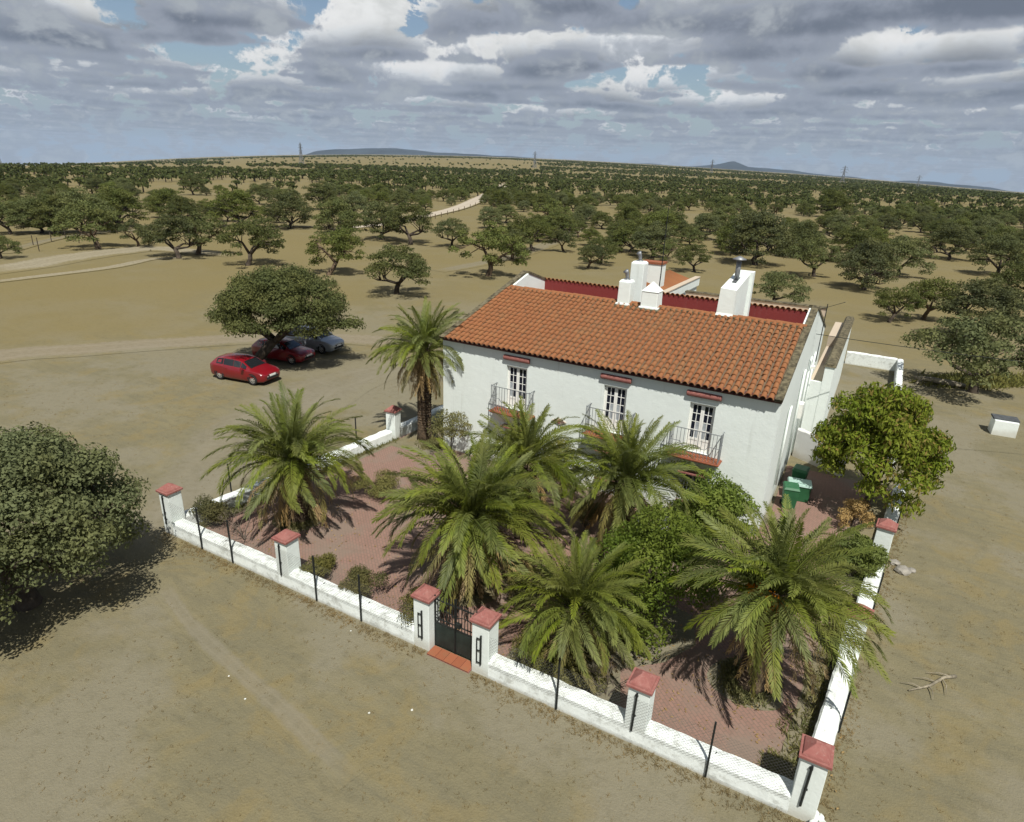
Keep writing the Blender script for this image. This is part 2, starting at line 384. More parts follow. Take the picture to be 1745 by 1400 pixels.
M['curtain'] = simple("pale_curtain", (0.33, 0.36, 0.38), 0.9, 0.15, 9)
M['bark'] = simple("grey_oak_bark", (0.060, 0.047, 0.035), 0.95, 0.45, 3, 0.7, det=6)
M['bark_pale'] = simple("ochre_stripped_cork_bark", (0.110, 0.078, 0.050), 0.95, 0.4, 3, 0.7, det=6)
M['palm_bark'] = simple("palm_trunk_fibre", (0.085, 0.060, 0.038), 0.95, 0.45, 6, 0.8, det=6)
M['oak'] = leafmat("holm_oak_leaf", (0.068, 0.083, 0.032), (0.112, 0.128, 0.049), 0.26, 0.6, 0.25)
M['oak_far'] = leafmat("distant_holm_oak_leaf", (0.054, 0.070, 0.030), (0.090, 0.106, 0.045), 0.18, 0.7, 0.15)
M['palm'] = leafmat("palm_leaflet", (0.088, 0.116, 0.028), (0.156, 0.180, 0.046), 0.32, 0.42, 0.45)
M['palm_old'] = leafmat("ageing_palm_leaflet", (0.150, 0.150, 0.052), (0.205, 0.180, 0.074), 0.25, 0.6, 0.3)
M['palm_dry'] = leafmat("dry_palm_leaflet", (0.235, 0.172, 0.092), (0.330, 0.250, 0.140), 0.25, 0.8, 0.1)
M['ash'] = leafmat("bright_green_leaf", (0.080, 0.122, 0.024), (0.150, 0.200, 0.044), 0.32, 0.5, 0.35)
M['walnut'] = leafmat("olive_green_leaf", (0.076, 0.106, 0.019), (0.138, 0.164, 0.032), 0.32, 0.5, 0.35, tip=(0.20, 0.15, 0.04))
M['rosemary'] = leafmat("rosemary_leaf", (0.085, 0.092, 0.036), (0.140, 0.136, 0.056), 0.2, 0.7, 0.2)
M['cover'] = leafmat("yellow_green_ground_cover", (0.105, 0.122, 0.040), (0.185, 0.175, 0.068), 0.3, 0.6, 0.3)
M['straw'] = leafmat("dry_grass_blade", (0.230, 0.182, 0.090), (0.300, 0.240, 0.125), 0.5, 0.9, 0.05)
M['orange'] = leafmat("orange_fruit_stalk", (0.42, 0.150, 0.030), (0.52, 0.230, 0.050), 0.2, 0.6, 0.3)
M['twig'] = simple("bare_twig", (0.110, 0.088, 0.068), 0.9, 0.3, 5)
M['hill'] = simple("far_wooded_hill", (0.034, 0.044, 0.052), 1.0, 0.3, 0.0016, 0, 0, 0.0, 'Object', 6)
M['steel'] = simple("galvanised_steel", (0.22, 0.23, 0.24), 0.5, 0.15, 6, 0, 0.5)
M['red_car'] = carpaint("red_car_paint", (0.165, 0.004, 0.009))
M['dark_red_car'] = carpaint("dark_red_car_paint", (0.20, 0.005, 0.011))
M['silver_car'] = carpaint("silver_blue_car_paint", (0.34, 0.37, 0.41), 0.2)
M['car_glass'] = glassy("car_glass", (0.012, 0.014, 0.016), 0.04, 0.8)
M['rubber'] = simple("tyre_rubber", (0.018, 0.018, 0.018), 0.9, 0.2, 8)
M['rim'] = simple("alloy_rim", (0.55, 0.55, 0.54), 0.35, 0.1, 8, 0, 0.7)
M['lamp'] = glassy("headlamp_glass", (0.62, 0.64, 0.66), 0.1, 0.8)
M['plate'] = simple("number_plate", (0.70, 0.70, 0.68), 0.5, 0.03, 3)
M['green_plastic'] = simple("green_plastic", (0.022, 0.100, 0.042), 0.5, 0.15, 3)
M['pale_green'] = simple("pale_green_lid", (0.30, 0.43, 0.38), 0.5, 0.1, 3)
M['stone'] = simple("pale_stone", (0.22, 0.205, 0.175), 0.9, 0.3, 3, 0.6, det=6)
M['slate'] = simple("dark_slab", (0.060, 0.065, 0.068), 0.8, 0.25, 4, 0.3)
M['deadwood'] = simple("bleached_wood", (0.20, 0.175, 0.125), 0.95, 0.35, 6, 0.5)
M['wire'] = simple("fence_wire", (0.20, 0.20, 0.19), 0.6, 0.1, 3, 0, 0.5)
M['plastic_white'] = simple("white_plastic", (0.78, 0.79, 0.80), 0.4, 0.05, 3)

# ------------------------------------------------------------------ terrain
E_ANG = np.array([-1.4, -0.668, -0.522, -0.331, -0.158, 0.025, 0.293, 0.488, 0.668, 1.4])
E_TAN = np.array([-0.026, -0.021, -0.0055, 0.0085, 0.0150, 0.0160, 0.0100, 0.0025, -0.0090, -0.014])
def smooth(a, b, x):
    t = np.clip((x - a) / (b - a), 0, 1); return t * t * (3 - 2 * t)
def terr(x, y):
    dx = np.asarray(x, float) - CAM[0]; dy = np.asarray(y, float) - CAM[1]; r = np.hypot(dx, dy)
    rel = (np.arctan2(dx, dy) + 0.497 + np.pi) % (2 * np.pi) - np.pi
    e = sum(np.interp(rel + s, E_ANG, E_TAN) for s in (-0.1, -0.05, 0, 0.05, 0.1)) / 5
    roll = 1.6 * np.sin(x * 0.009 + 1.3) * np.sin(y * 0.011 + 0.4) * smooth(110, 420, r)
    return r * e * smooth(110, 2600, r) + roll
def pix(u, v, z=0.0):
    d = (u - 872.5) / FPX * RT - (v - 700) / FPX * UP + FW
    p = CAM + (z - CAM[2]) / d[2] * d
    return p
def pixt(u, v):
    """where the line of sight meets the terrain"""
    d = (u - 872.5) / FPX * RT - (v - 700) / FPX * UP + FW
    t = _TS; P = CAM + d * t[:, None]; k = np.nonzero(P[:, 2] <= terr(P[:, 0], P[:, 1]))[0]
    if not len(k): return P[-1]
    i = max(k[0], 1); t2 = np.linspace(t[i - 1], t[i], 40); P = CAM + d * t2[:, None]; k = np.nonzero(P[:, 2] <= terr(P[:, 0], P[:, 1]))[0]
    return P[k[0]] if len(k) else P[-1]
_TS = np.geomspace(5, 9000, 900)
def proj(P):
    d = np.asarray(P, float) - CAM; w = d @ FW
    return 872.5 + FPX * (d @ RT) / w, 700 - FPX * (d @ UP) / w, w

def make_ground():
    na = 240; rs = np.concatenate([np.linspace(0, 120, 25)[1:], np.geomspace(125, 16000, 95)])
    th = np.linspace(0, 2 * np.pi, na, endpoint=False)
    X = CAM[0] + rs[:, None] * np.sin(th); Y = CAM[1] + rs[:, None] * np.cos(th)
    V = np.stack([X, Y, terr(X, Y)], -1).reshape(-1, 3); V = np.vstack([[CAM[0], CAM[1], 0], V])
    F = []
    for i in range(len(rs) - 1):
        a = 1 + i * na + np.arange(na); b = 1 + i * na + (np.arange(na) + 1) % na
        F.append(np.stack([a, a + na, b + na, b], -1))
    F = np.vstack(F)
    me = np_mesh("ground", V, F[:, ::-1], M['ground'], True)
    o = link("ground", me); tag(o, kind='structure')
    c = MB(); c.add([tuple(V[0])] + [tuple(V[1 + k]) for k in range(na)], [(0, 1 + (k + 1) % na, 1 + k) for k in range(na)])
    o2 = c.build("ground_centre", M['ground'], o)
    return o
make_ground()

def strip(name, pts, widths, mat, z0=0.02):
    """a track laid on the terrain along a polyline; u runs across it"""
    P = np.array(pts, float); k = len(P)
    tt = np.linspace(0, k - 1, 14 * (k - 1) + 1); 
    def cat(A):
        out = []
        for t in tt:
            i = min(int(t), k - 2); f = t - i; p = [A[max(i - 1, 0)], A[i], A[i + 1], A[min(i + 2, k - 1)]]
            out.append(0.5 * ((2 * p[1]) + (-p[0] + p[2]) * f + (2 * p[0] - 5 * p[1] + 4 * p[2] - p[3]) * f * f + (-p[0] + 3 * p[1] - 3 * p[2] + p[3]) * f ** 3))
        return np.array(out)
    Q = cat(P); W = np.interp(tt, np.arange(k), widths)
    T = np.gradient(Q, axis=0); T /= np.linalg.norm(T, axis=1)[:, None]; Nn = np.stack([-T[:, 1], T[:, 0]], -1)
    nc = 7; V = []; U = []
    for j in range(nc):
        s = j / (nc - 1) - 0.5; p = Q + Nn * (W * s)[:, None]
        d = np.hypot(p[:, 0] - CAM[0], p[:, 1] - CAM[1])
        V.append(np.stack([p[:, 0], p[:, 1], terr(p[:, 0], p[:, 1]) + z0 + np.clip((d - 100) / 400, 0, 1) * 0.5], -1)); U.append(j / (nc - 1))
    V = np.array(V); n = len(Q); F = []; UVf = []
    for j in range(nc - 1):
        for i in range(n - 1):
            F.append((j * n + i, j * n + i + 1, (j + 1) * n + i + 1, (j + 1) * n + i)[::-1]); UVf += [(U[j + 1], i / n), (U[j + 1], (i + 1) / n), (U[j], (i + 1) / n), (U[j], i / n)]
    me = np_mesh(name, V.reshape(-1, 3), np.array(F), mat)
    uv = me.uv_layers.new(name="UVMap"); uv.data.foreach_set('uv', np.array(UVf, np.float32).ravel())
    o = link(name, me); tag(o, kind='structure'); return o
def px(l): return [tuple(pixt(u, v)[:2]) for u, v in l]
strip("dirt_track", px([(-560, 680), (0, 606), (150, 594), (350, 580), (470, 575), (620, 578), (790, 600)]), [4.0, 4.2, 4.2, 4.0, 3.8, 3.6, 3.4], M['track'], 0.020)
strip("worn_path", px([(250, 960), (285, 890), (345, 812), (430, 728), (530, 668), (610, 640), (690, 625)]), [1.6, 2.4, 4.6, 6.5, 6.5, 5.0, 3.0], M['worn'], 0.012)
strip("worn_path", px([(272, 990), (303, 1035), (345, 1085), (410, 1145), (500, 1225), (600, 1330)]), [0.7, 0.6, 0.6, 0.6, 0.7, 0.7], M['worn'], 0.010)
strip("gravel_road", px([(560, 392), (600, 388), (670, 380), (735, 366), (785, 353), (818, 339), (850, 322), (868, 312)]), [3.2, 3.4, 4.0, 5.0, 6.5, 8.0, 10.0, 12.0], M['gravel'], 0.05)
strip("sand_bank", px([(-60, 466), (40, 452), (110, 440), (180, 430), (260, 423), (330, 428), (400, 436)]), [7, 8, 8, 8, 7, 5, 3], M['sand'], 0.030)
strip("dirt_track", px([(-60, 486), (90, 468), (190, 455), (262, 441), (320, 440)]), [2.0, 2.2, 2.4, 1.8, 1.0], M['sand'], 0.045)
strip("dirt_track", px([(745, 462), (800, 452), (885, 433), (950, 408), (1000, 385)]), [2.5, 3.5, 4.0, 5.0, 5.0], M['worn'], 0.03)
strip("dirt_track", px([(0, 432), (110, 404), (240, 392), (480, 386), (600, 388)]), [2.6, 2.6, 2.6, 2.8, 3.0], M['worn'], 0.04)

# far hills: two long ridges with their own depth
def ridge(name, dist, depth, prof, seed, mat):
    rng = np.random.default_rng(seed); us = np.linspace(-700, 2500, 420)
    pu = [a for a, _ in prof]; pv = [b for _, b in prof]
    el = np.interp(us, pu, pv)
    for k, a in ((17, 0.9), (41, 0.7), (83, 0.5), (190, 0.25)):
        el = el + a * np.sin(us / 3200 * 2 * np.pi * k * 0.37 + rng.uniform(0, 6))
    V = []; F = []; nr = 9; n = len(us)
    for j in range(nr):
        s = j / (nr - 1) * 2 - 1                                   # -1 front foot .. 1 back foot
        h = (1 - abs(s)) ** 0.8
        rel = np.arctan((us - 872.5) / FPX) - 0.497
        dd = dist + s * depth
        gx = CAM[0] + dd * np.sin(rel); gy = CAM[1] + dd * np.cos(rel)
        top = CAM[2] + dist * (el - 6.5) / FPX
        foot = np.minimum(terr(gx, gy) - 30, top - 20)
        V.append(np.stack([gx, gy, foot + (top - foot) * h * (1 + 0.10 * np.sin(us * 0.07 + j * 1.9) * (1 - h))], -1))
    V = np.array(V).reshape(-1, 3)
    for j in range(nr - 1):
        for i in range(n - 1): F.append((j * n + i, j * n + i + 1, (j + 1) * n + i + 1, (j + 1) * n + i))
    o = link(name, np_mesh(name, V, np.array(F), mat, True)); tag(o, kind='structure')
# heights above eye level, in hundredths of a degree or so (pixels of the lens), by bearing
ridge("hills", 11500, 900, [(-700, -34), (0, -27), (250, -9), (430, 6), (520, 12), (548, 21), (640, 27), (700, 28), (760, 26), (860, 24), (960, 19), (1040, 19), (1120, 17), (1180, 21), (1207, 27), (1232, 20), (1290, 17), (1380, 13), (1450, 7), (1540, 7), (1600, 4), (1680, -3), (1745, -8), (2500, -20)], 3, M['hill'])
ridge("hills", 8200, 700, [(-700, -34), (0, -25), (160, -15), (300, -4), (450, 8), (600, 16), (760, 19), (900, 18), (1050, 14), (1250, 10), (1380, 5), (1430, 6), (1500, 1), (1650, -9), (1745, -14), (2500, -24)], 5, M['hill'])

# ------------------------------------------------------------------ leaves and trees
def unit(rng, n):
    v = rng.normal(size=(n, 3)); return v / np.linalg.norm(v, axis=1)[:, None]
def leaf_quads(pos, nrm, size, rng, aspect=0.6, down=0.0):
    """a pointed four-cornered leaf at every position"""
    n = len(pos); t = unit(rng, n)
    if down: t = t * (1 - down) + np.array([0, 0, -1.0]) * down
    t -= nrm * (t * nrm).sum(1)[:, None]; t /= np.linalg.norm(t, axis=1)[:, None] + 1e-9
    b = np.cross(nrm, t); s = size * rng.uniform(0.65, 1.35, n)[:, None]
    V = np.stack([pos - t * s * 0.5, pos + b * s * aspect * 0.5, pos + t * s * 0.5, pos - b * s * aspect * 0.5], 1).reshape(-1, 3)
    return V, np.arange(4 * n).reshape(n, 4)
def cloud_leaves(clumps, n, size, rng, shell=0.62, aspect=0.6, squash=0.8, down=0.0, rnd=0.8):
    C = np.asarray(clumps, float); w = C[:, 3] ** 2; k = rng.choice(len(C), n, p=w / w.sum())
    d = unit(rng, n); d[:, 2] = np.where(d[:, 2] < -0.25, -d[:, 2] * 0.6, d[:, 2])
    r = C[k, 3] * (shell + (1.08 - shell) * rng.random(n) ** 0.7)
    off = d * r[:, None]; off[:, 2] *= squash
    nr = d + unit(rng, n) * rnd; nr /= np.linalg.norm(nr, axis=1)[:, None]
    return leaf_quads(C[k, :3] + off, nr, size, rng, aspect, down)
def oak_parts(seed, R, H, ht, nl, leaves, size, dense=1.0, trunk_r=0.26, bark='bark', leaf='oak', umbrella=0.55, forks=4, clump=(0.13, 0.28), lean=(0, 0), zmin=0.0):
    """a spreading evergreen oak: short trunk, crooked limbs, a crown of clumps. Returns (trunk mesh, crown mesh)"""
    rng = np.random.default_rng(seed); tb = MB(); clumps = []; ln = np.array([lean[0], lean[1], 0.0])
    top = ln + np.array([rng.normal() * 0.15, rng.normal() * 0.15, ht])
    mid = top * 0.5 + np.array([rng.normal() * 0.12, rng.normal() * 0.12, 0])
    tb.tube([(0, 0, -0.3), (0, 0, 0.15), tuple(mid), tuple(top)], [trunk_r * 1.6, trunk_r * 1.15, trunk_r * 0.95, trunk_r * 0.9], 8)
    asy = rng.uniform(0.80, 1.15, 6); ph = rng.uniform(0, 6.28)
    def reach(a): return float(np.interp((a + ph) % 6.2832, np.linspace(0, 6.2832, 7), np.append(asy, asy[0])))
    for i in range(nl):
        a = i * 2.39996 + rng.normal() * 0.35; q = math.sqrt((i + 0.5) / nl); rr = R * 0.84 * q * rng.uniform(0.8, 1.08) * reach(a)
        dome = umbrella + (0.94 - umbrella) * math.sqrt(max(0, 1 - q * q))
        zt = ht * 0.75 + (H - ht * 0.75) * dome * rng.uniform(0.76, 1.04)
        c = R * rng.uniform(*clump)
        clumps.append((math.cos(a) * rr + lean[0] * 1.3, math.sin(a) * rr + lean[1] * 1.3, zt - c * 0.5, c))
        if rng.random() < 0.55 * dense:
            c2 = c * rng.uniform(0.7, 1.0); clumps.append((math.cos(a) * rr * 0.95 + lean[0] * 1.3, math.sin(a) * rr * 0.95 + lean[1] * 1.3, max(c2 * 0.9, zmin, zt - c * rng.uniform(1.2, 2.3)), c2))
    C = np.array(clumps); a0 = rng.uniform(0, 6.28); d = C[:, :2] - ln[:2] * 1.3
    for i in range(forks):
        a = a0 + i * 6.283 / forks + rng.normal() * 0.3; w = np.array([math.cos(a), math.sin(a)])
        sc = (d @ w) - 0.6 * np.abs(d @ np.array([-w[1], w[0]])); own = np.argsort(-sc)[:7]
        end = C[own[2], :3] - [0, 0, C[own[2], 3] * 0.2]
        k1 = top + (end - top) * 0.42 + np.array([rng.normal() * 0.3, rng.normal() * 0.3, 0.1 + rng.normal() * 0.15]); k2 = top + (end - top) * 0.75 + rng.normal(size=3) * 0.18
        tb.tube([tuple(top - [0, 0, 0.15]), tuple(k1), tuple(k2), tuple(end)], [trunk_r * 0.66, trunk_r * 0.44, trunk_r * 0.30, trunk_r * 0.14], 6)
        for j in own[[0, 1, 3, 4, 5, 6]]:
            s0 = k1 + (k2 - k1) * rng.uniform(0, 1); e2 = C[j, :3]; tb.tube([tuple(s0), tuple((s0 + e2) / 2 + rng.normal(size=3) * 0.12), tuple(e2)], [trunk_r * 0.24, trunk_r * 0.15, trunk_r * 0.05], 5)
    V, F = cloud_leaves(clumps, leaves, size, rng, 0.5)
    me = tb.mesh("oak_trunk", M[bark], True)
    return me, np_mesh("oak_crown", V, F, M[leaf])
def place_tree(kind, parts, loc, rz, sc, label, cat, group=None):
    e = empty(kind, loc, rz); e.scale = sc if isinstance(sc, tuple) else (sc, sc, sc)
    link("trunk", parts[0], e); link("crown", parts[1], e)
    return tag(e, label, cat, group)

PROTO = [oak_parts(100 + i, 3.6, [5.5, 5.0, 5.8, 4.8, 5.2, 5.6, 4.9][i], [1.0, 1.25, 0.9, 1.3, 1.2, 1.0, 1.25][i], [44, 25, 50, 21, 28, 46, 23][i], [12000, 7200, 13000, 6200, 8000, 12500, 6800][i], 0.18,
                   dense=[1.8, 1.4, 1.8, 1.2, 1.5, 1.8, 1.4][i], forks=[4, 3, 5, 3, 4, 4, 3][i], umbrella=[.16, .28, .12, .30, .26, .14, .28][i], trunk_r=0.22,
                   clump=[(.13, .24), (.12, .27), (.14, .25), (.11, .26), (.12, .28), (.14, .24), (.12, .26)][i],
                   bark=['bark', 'bark', 'bark', 'bark_pale', 'bark', 'bark', 'bark_pale'][i], lean=[(0, 0), (.5, .2), (0, 0), (-.6, .3), (.2, -.3), (0, 0), (.3, .6)][i]) for i in range(7)]
DENSE = [0, 2, 5]; OPEN = [1, 3, 4, 6]
OAKS = [  # base pixel, crown width in pixels, dense or open, label
 (168, 424, 105, 'o', "lone leaning holm oak on top of the eroded sandy bank at far left"),
 (305, 440, 100, 'o', "slender holm oak with leaning dark trunk at right end of the sandy bank"),
 (338, 433, 100, 'o', "holm oak with half-hidden trunk just right of the leaning slender oak"),
 (423, 452, 112, 'o', "open holm oak whose trunk rises right behind the crown of the oak shading the cars"),
 (561, 468, 118, 'o', "crooked open holm oak behind the right side of the oak that shades the cars"),
 (676, 500, 128, 'o', "sparse holm oak with ochre trunk standing nearest behind the tall corner palm"),
 (833, 470, 135, 'o', "spreading holm oak on open dry grass just above the left roof end"),
 (577, 411, 92, 'd', "round holm oak beside the lower bend of the pale gravel road"),
 (652, 408, 80, 'd', "dense holm oak at the edge of the gravel road, left of the crooked-topped one"),
 (700, 416, 100, 'o', "holm oak directly right of the gravel road bend with bare lower limbs"),
 (493, 389, 80, 'd', "bushy holm oak in the middle of the left meadow, tallest of its clump"),
 (407, 387, 82, 'd', "wide holm oak at the right end of the long clump in the left meadow"),
 (18, 399, 66, 'd', "dark holm oak cut by the left edge of the picture above the wire fence"),
 (72, 397, 62, 'd', "second dark holm oak from the left edge above the wire fence"),
 (92, 398, 72, 'd', "third dark holm oak from the left edge above the wire fence"),
 (142, 397, 84, 'd', "broad dark holm oak behind the lone leaning oak on the bank"),
 (206, 388, 80, 'd', "dark holm oak right of the broad one behind the sandy bank"),
 (286, 371, 62, 'd', "upright holm oak standing alone at the left border of the golden glade"),
 (547, 357, 60, 'd', "holm oak at the right border of the golden glade left of the gravel road"),
 (442, 348, 40, 'd', "small round holm oak alone inside the golden glade"),
 (330, 332, 42, 'd', "small holm oak at the far rim of the golden glade"),
 (603, 381, 66, 'd', "holm oak squeezed between the meadow clump and the gravel road"),
 (873, 442, 92, 'o', "large open holm oak behind the left roof ridge, right of the dirt track"),
 (908, 428, 84, 'o', "holm oak just right of and behind the large open one above the left roof end"),
 (1002, 457, 66, 'o', "left one of the close pair of holm oaks above the two front chimneys' left side"),
 (1024, 449, 70, 'o', "right one of the close pair of holm oaks left of the chimneys"),
 (937, 393, 78, 'o', "holm oak on the far side of the dirt track behind the house"),
 (1119, 409, 74, 'o', "thin open holm oak beside the tall radio mast"),
 (1068, 395, 58, 'd', "holm oak left of the radio mast, behind the close pair"),
 (1183, 463, 66, 'o', "dark hanging holm oak just right of the white rear chimney block"),
 (1137, 447, 58, 'o', "dark holm oak right above the tallest white chimney"),
 (1320, 525, 92, 'o', "holm oak standing right behind the wide sloping chimney, nearest of the right meadow"),
 (1286, 451, 118, 'd', "big dense holm oak behind the stove pipe of the sloping chimney"),
 (1386, 471, 84, 'o', "twin-trunked holm oak right of the big dense one"),
 (1472, 493, 96, 'd', "holm oak with dark trunk midway between the twin-trunked one and the right meadow pair"),
 (1515, 549, 80, 'o', "left one of two holm oaks behind the walled rear yard"),
 (1573, 544, 92, 'o', "right one of two holm oaks behind the walled rear yard"),
 (1658, 668, 172, 'o', "large lopsided holm oak with thin trunk at right above the white well box"),
 (1662, 582, 120, 'd', "wide holm oak directly behind the lopsided one at the right edge"),
 (1738, 524, 92, 'd', "holm oak cut by the right edge of the picture behind the lopsided oak"),
 (1617, 442, 70, 'd', "holm oak in the right meadow above the pair behind the rear yard"),
 (1638, 409, 50, 'd', "small round holm oak in the right meadow, left one of a spaced pair"),
 (1675, 414, 50, 'd', "small round holm oak in the right meadow, right one of a spaced pair"),
 (1252, 434, 74, 'd', "holm oak squeezed behind the left flank of the big dense one"),
 (1228, 397, 60, 'd', "holm oak on the near edge of the clearing right of the radio mast"),
 (1578, 373, 34, 'd', "small lone holm oak in the far right clearing"),
 (1532, 388, 44, 'd', "holm oak left of the lone one in the far right clearing"),
 (1414, 370, 58, 'd', "holm oak at the left end of the far right clearing"),
 (1450, 448, 72, 'd', "holm oak behind the one midway in the right meadow"),
 (1360, 432, 70, 'd', "holm oak above the twin-trunked one in the right meadow"),
 (1530, 470, 84, 'd', "dense holm oak above the left one of the rear-yard pair"),
 (1700, 470, 78, 'd', "holm oak near the right edge above the wide one"),
 (960, 428, 60, 'o', "thin holm oak between the close pair and the dirt track behind the house"),
 (770, 420, 70, 'o', "holm oak left of the spreading one in front of the gravel road's upper bend"),
 (236, 420, 60, 'o', "small open holm oak between the bank oak and the slender leaning oak"),
 (2, 440, 46, 'o', "grey bush-like oak at the left edge beside the fence corner"),
]
TREES = []                                          # (x, y, crown radius) of everything planted so far
for i, (u, v, w, k, lab) in enumerate(OAKS):
    p = pixt(u, v); dist = np.linalg.norm(p - CAM); rad = w * dist / FPX / 2
    lst = DENSE if k == 'd' else OPEN
    s = rad / 3.45
    place_tree("holm_oak", PROTO[lst[(i * 7 + 3) % len(lst)]], tuple(p), R_.uniform(0, 6.28), (s, s, s * R_.uniform(0.86, 1.0)), lab, "tree", "holm oaks of the near pasture")
    TREES.append((p[0], p[1], rad))

def far_oaks():
    rng = np.random.default_rng(21)
    def field(x, y, s, o):
        return (np.sin(x * s + o) * np.cos(y * s * 1.13 - o * 2) + np.sin((x + y) * s * 0.7 + o * 3) * np.cos((x - y) * s * 1.6 + o)) * 0.5
    pts = []; grid = {}
    for x, y, r in TREES: grid.setdefault((int(x // 12), int(y // 12)), []).append((x, y, r))
    def ok(x, y, r, gap):
        gx, gy = int(x // 12), int(y // 12)
        for a in (-1, 0, 1):
            for b in (-1, 0, 1):
                for q in grid.get((gx + a, gy + b), ()):
                    if (q[0] - x) ** 2 + (q[1] - y) ** 2 < ((q[2] + r) * gap) ** 2: return False
        return True
    road = np.array(px([(600, 388), (670, 380), (735, 366), (785, 353), (818, 339), (850, 322)]))
    road_px = [(600 + (735 - 600) * t, 388 + (366 - 388) * t) for t in np.linspace(0.2, 1, 6)] + [(735 + (818 - 735) * t, 366 + (339 - 366) * t) for t in np.linspace(0, 1, 7)]
    for ring, (r0, r1, per_ha) in enumerate([(100, 180, 95), (180, 340, 130), (340, 620, 115), (620, 1100, 75), (1100, 2100, 62), (2100, 4300, 20)]):
        area = 0.5 * 1.56 * (r1 ** 2 - r0 ** 2) / 1e4
        for _ in range(int(area * per_ha)):
            r = math.sqrt(rng.uniform(r0 * r0, r1 * r1)); rel = rng.uniform(-0.78, 0.78); a = rel - 0.497
            x = CAM[0] + r * math.sin(a); y = CAM[1] + r * math.cos(a)
            if field(x, y, 0.021, 1.0) + 0.5 * field(x, y, 0.06, 2.2) < -0.30: continue
            if ring >= 3 and field(x, y, 0.0055, 0.3) < -0.2: continue
            u, v, _w = proj((x, y, terr(x, y)))
            if ring <= 1 and 230 < u < 560 and 318 < v < 372 and rng.random() < 0.85: continue
            if v > 440 or (u < 760 and v > 400) : continue
            if 1250 < r < 2700 and 380 < u < 920 and rng.random() < 0.93: continue
            if r > 700 and u < 300 and rng.random() < 0.75: continue
            R0 = rng.uniform(2.2, 4.2)
            dr = np.min(np.hypot(road[:, 0] - x, road[:, 1] - y)); 
            if dr < R0 + 3: continue
            tu, tv_, tw = proj((x, y, terr(x, y) + R0 * 1.4)); hw = R0 * FPX / tw
            if any(abs(q[0] - tu) < hw * 0.8 and tv_ < q[1] < v - 2 for q in road_px): continue
            if not ok(x, y, R0, 0.56): continue
            grid.setdefault((int(x // 12), int(y // 12)), []).append((x, y, R0)); pts.append((r, x, y, R0, u, v))
    pts.sort(); near = [q for q in pts if -40 < q[4] < 1785][:244]; used = set(id(q) for q in near); rest = [q for q in pts if id(q) not in used]
    def zone_of(q):
        r, u = q[0], q[4]
        return ("front rows" if r < 170 else "middle rows" if r < 235 else "back rows",
                "left meadow" if u < 420 else "gravel road grove" if u < 860 else "woodland behind the chimneys" if u < 1240 else "right-hand woodland")
    ranks = {}
    for q in sorted(near, key=lambda q: q[4]): ranks.setdefault(zone_of(q), []).append(id(q))
    one = "first second third fourth fifth sixth seventh eighth ninth tenth eleventh twelfth thirteenth fourteenth fifteenth sixteenth seventeenth eighteenth nineteenth".split(); tens = {20: "twent", 30: "thirt", 40: "fort"}
    def nth(k): return one[k - 1] if k < 20 else tens[k // 10 * 10] + ("ieth" if k % 10 == 0 else "y-" + one[k % 10 - 1])
    for i, q in enumerate(near):
        r, x, y, R0, u, v = q; dist, zone = zone_of(q); k = ranks[(dist, zone)].index(id(q)) + 1
        s = R0 / 3.45; lst = DENSE if rng.random() < 0.75 else OPEN
        place_tree("holm_oak", PROTO[lst[i % len(lst)]], (x, y, terr(x, y)), rng.uniform(0, 6.28), (s, s, s * rng.uniform(0.85, 1.0)),
                   f"{nth(k)} holm oak from the left in the {dist} of the {zone}" if k < 50 else f"rounded dark holm oak in the {dist} of the {zone}", "tree", f"holm oaks in the {dist} of the {zone}")
    # everything farther reads as one wood
    VV = []; TV = MB(); bulk = []
    for (r, x, y, R0, u, v) in rest:
        if r > 1000:
            bulk.append((x, y, R0)); continue
        k = 90 if r < 420 else 46
        z = terr(x, y); H = R0 * rng.uniform(1.25, 1.55)
        nc = 7 if r < 800 else 4
        a = rng.uniform(0, 6.28, nc); q = rng.uniform(0.1, 0.68, nc) * R0
        cl = np.stack([x + np.cos(a) * q, y + np.sin(a) * q, z + H * rng.uniform(0.38, 0.72, nc), np.full(nc, R0 * 0.42)], -1)
        V, F = cloud_leaves(cl, k, R0 * (0.34 if r < 420 else 0.46 if r < 800 else 0.72), rng, 0.7, 0.75); VV.append(V)
        if r < 900: TV.tube([(x, y, z - 0.3), (x + 0.1, y, z + H * 0.5)], [0.32, 0.22], 4, False)
    B = np.array(bulk); B = np.repeat(B, 3, 0); nb = len(B); a = rng.uniform(0, 6.28, nb); q = rng.uniform(0.1, 0.6, nb) * B[:, 2]
    cl = np.stack([B[:, 0] + np.cos(a) * q, B[:, 1] + np.sin(a) * q, terr(B[:, 0], B[:, 1]) + B[:, 2] * rng.uniform(0.65, 1.05, nb), B[:, 2] * 0.5], -1)
    V, F = cloud_leaves(cl, nb * 4, 3.4, rng, 0.7, 0.8); VV.append(V)
    V = np.vstack(VV); o = link("distant_oak_wood", np_mesh("distant_oak_wood", V, np.arange(len(V)).reshape(-1, 4), M['oak_far']))
    tag(o, "dark green oak wood stretching away to the horizon", "woodland", kind='stuff')
    tr = TV.build("trunks", M['bark'], o); tag(tr, kind='stuff')
far_oaks()

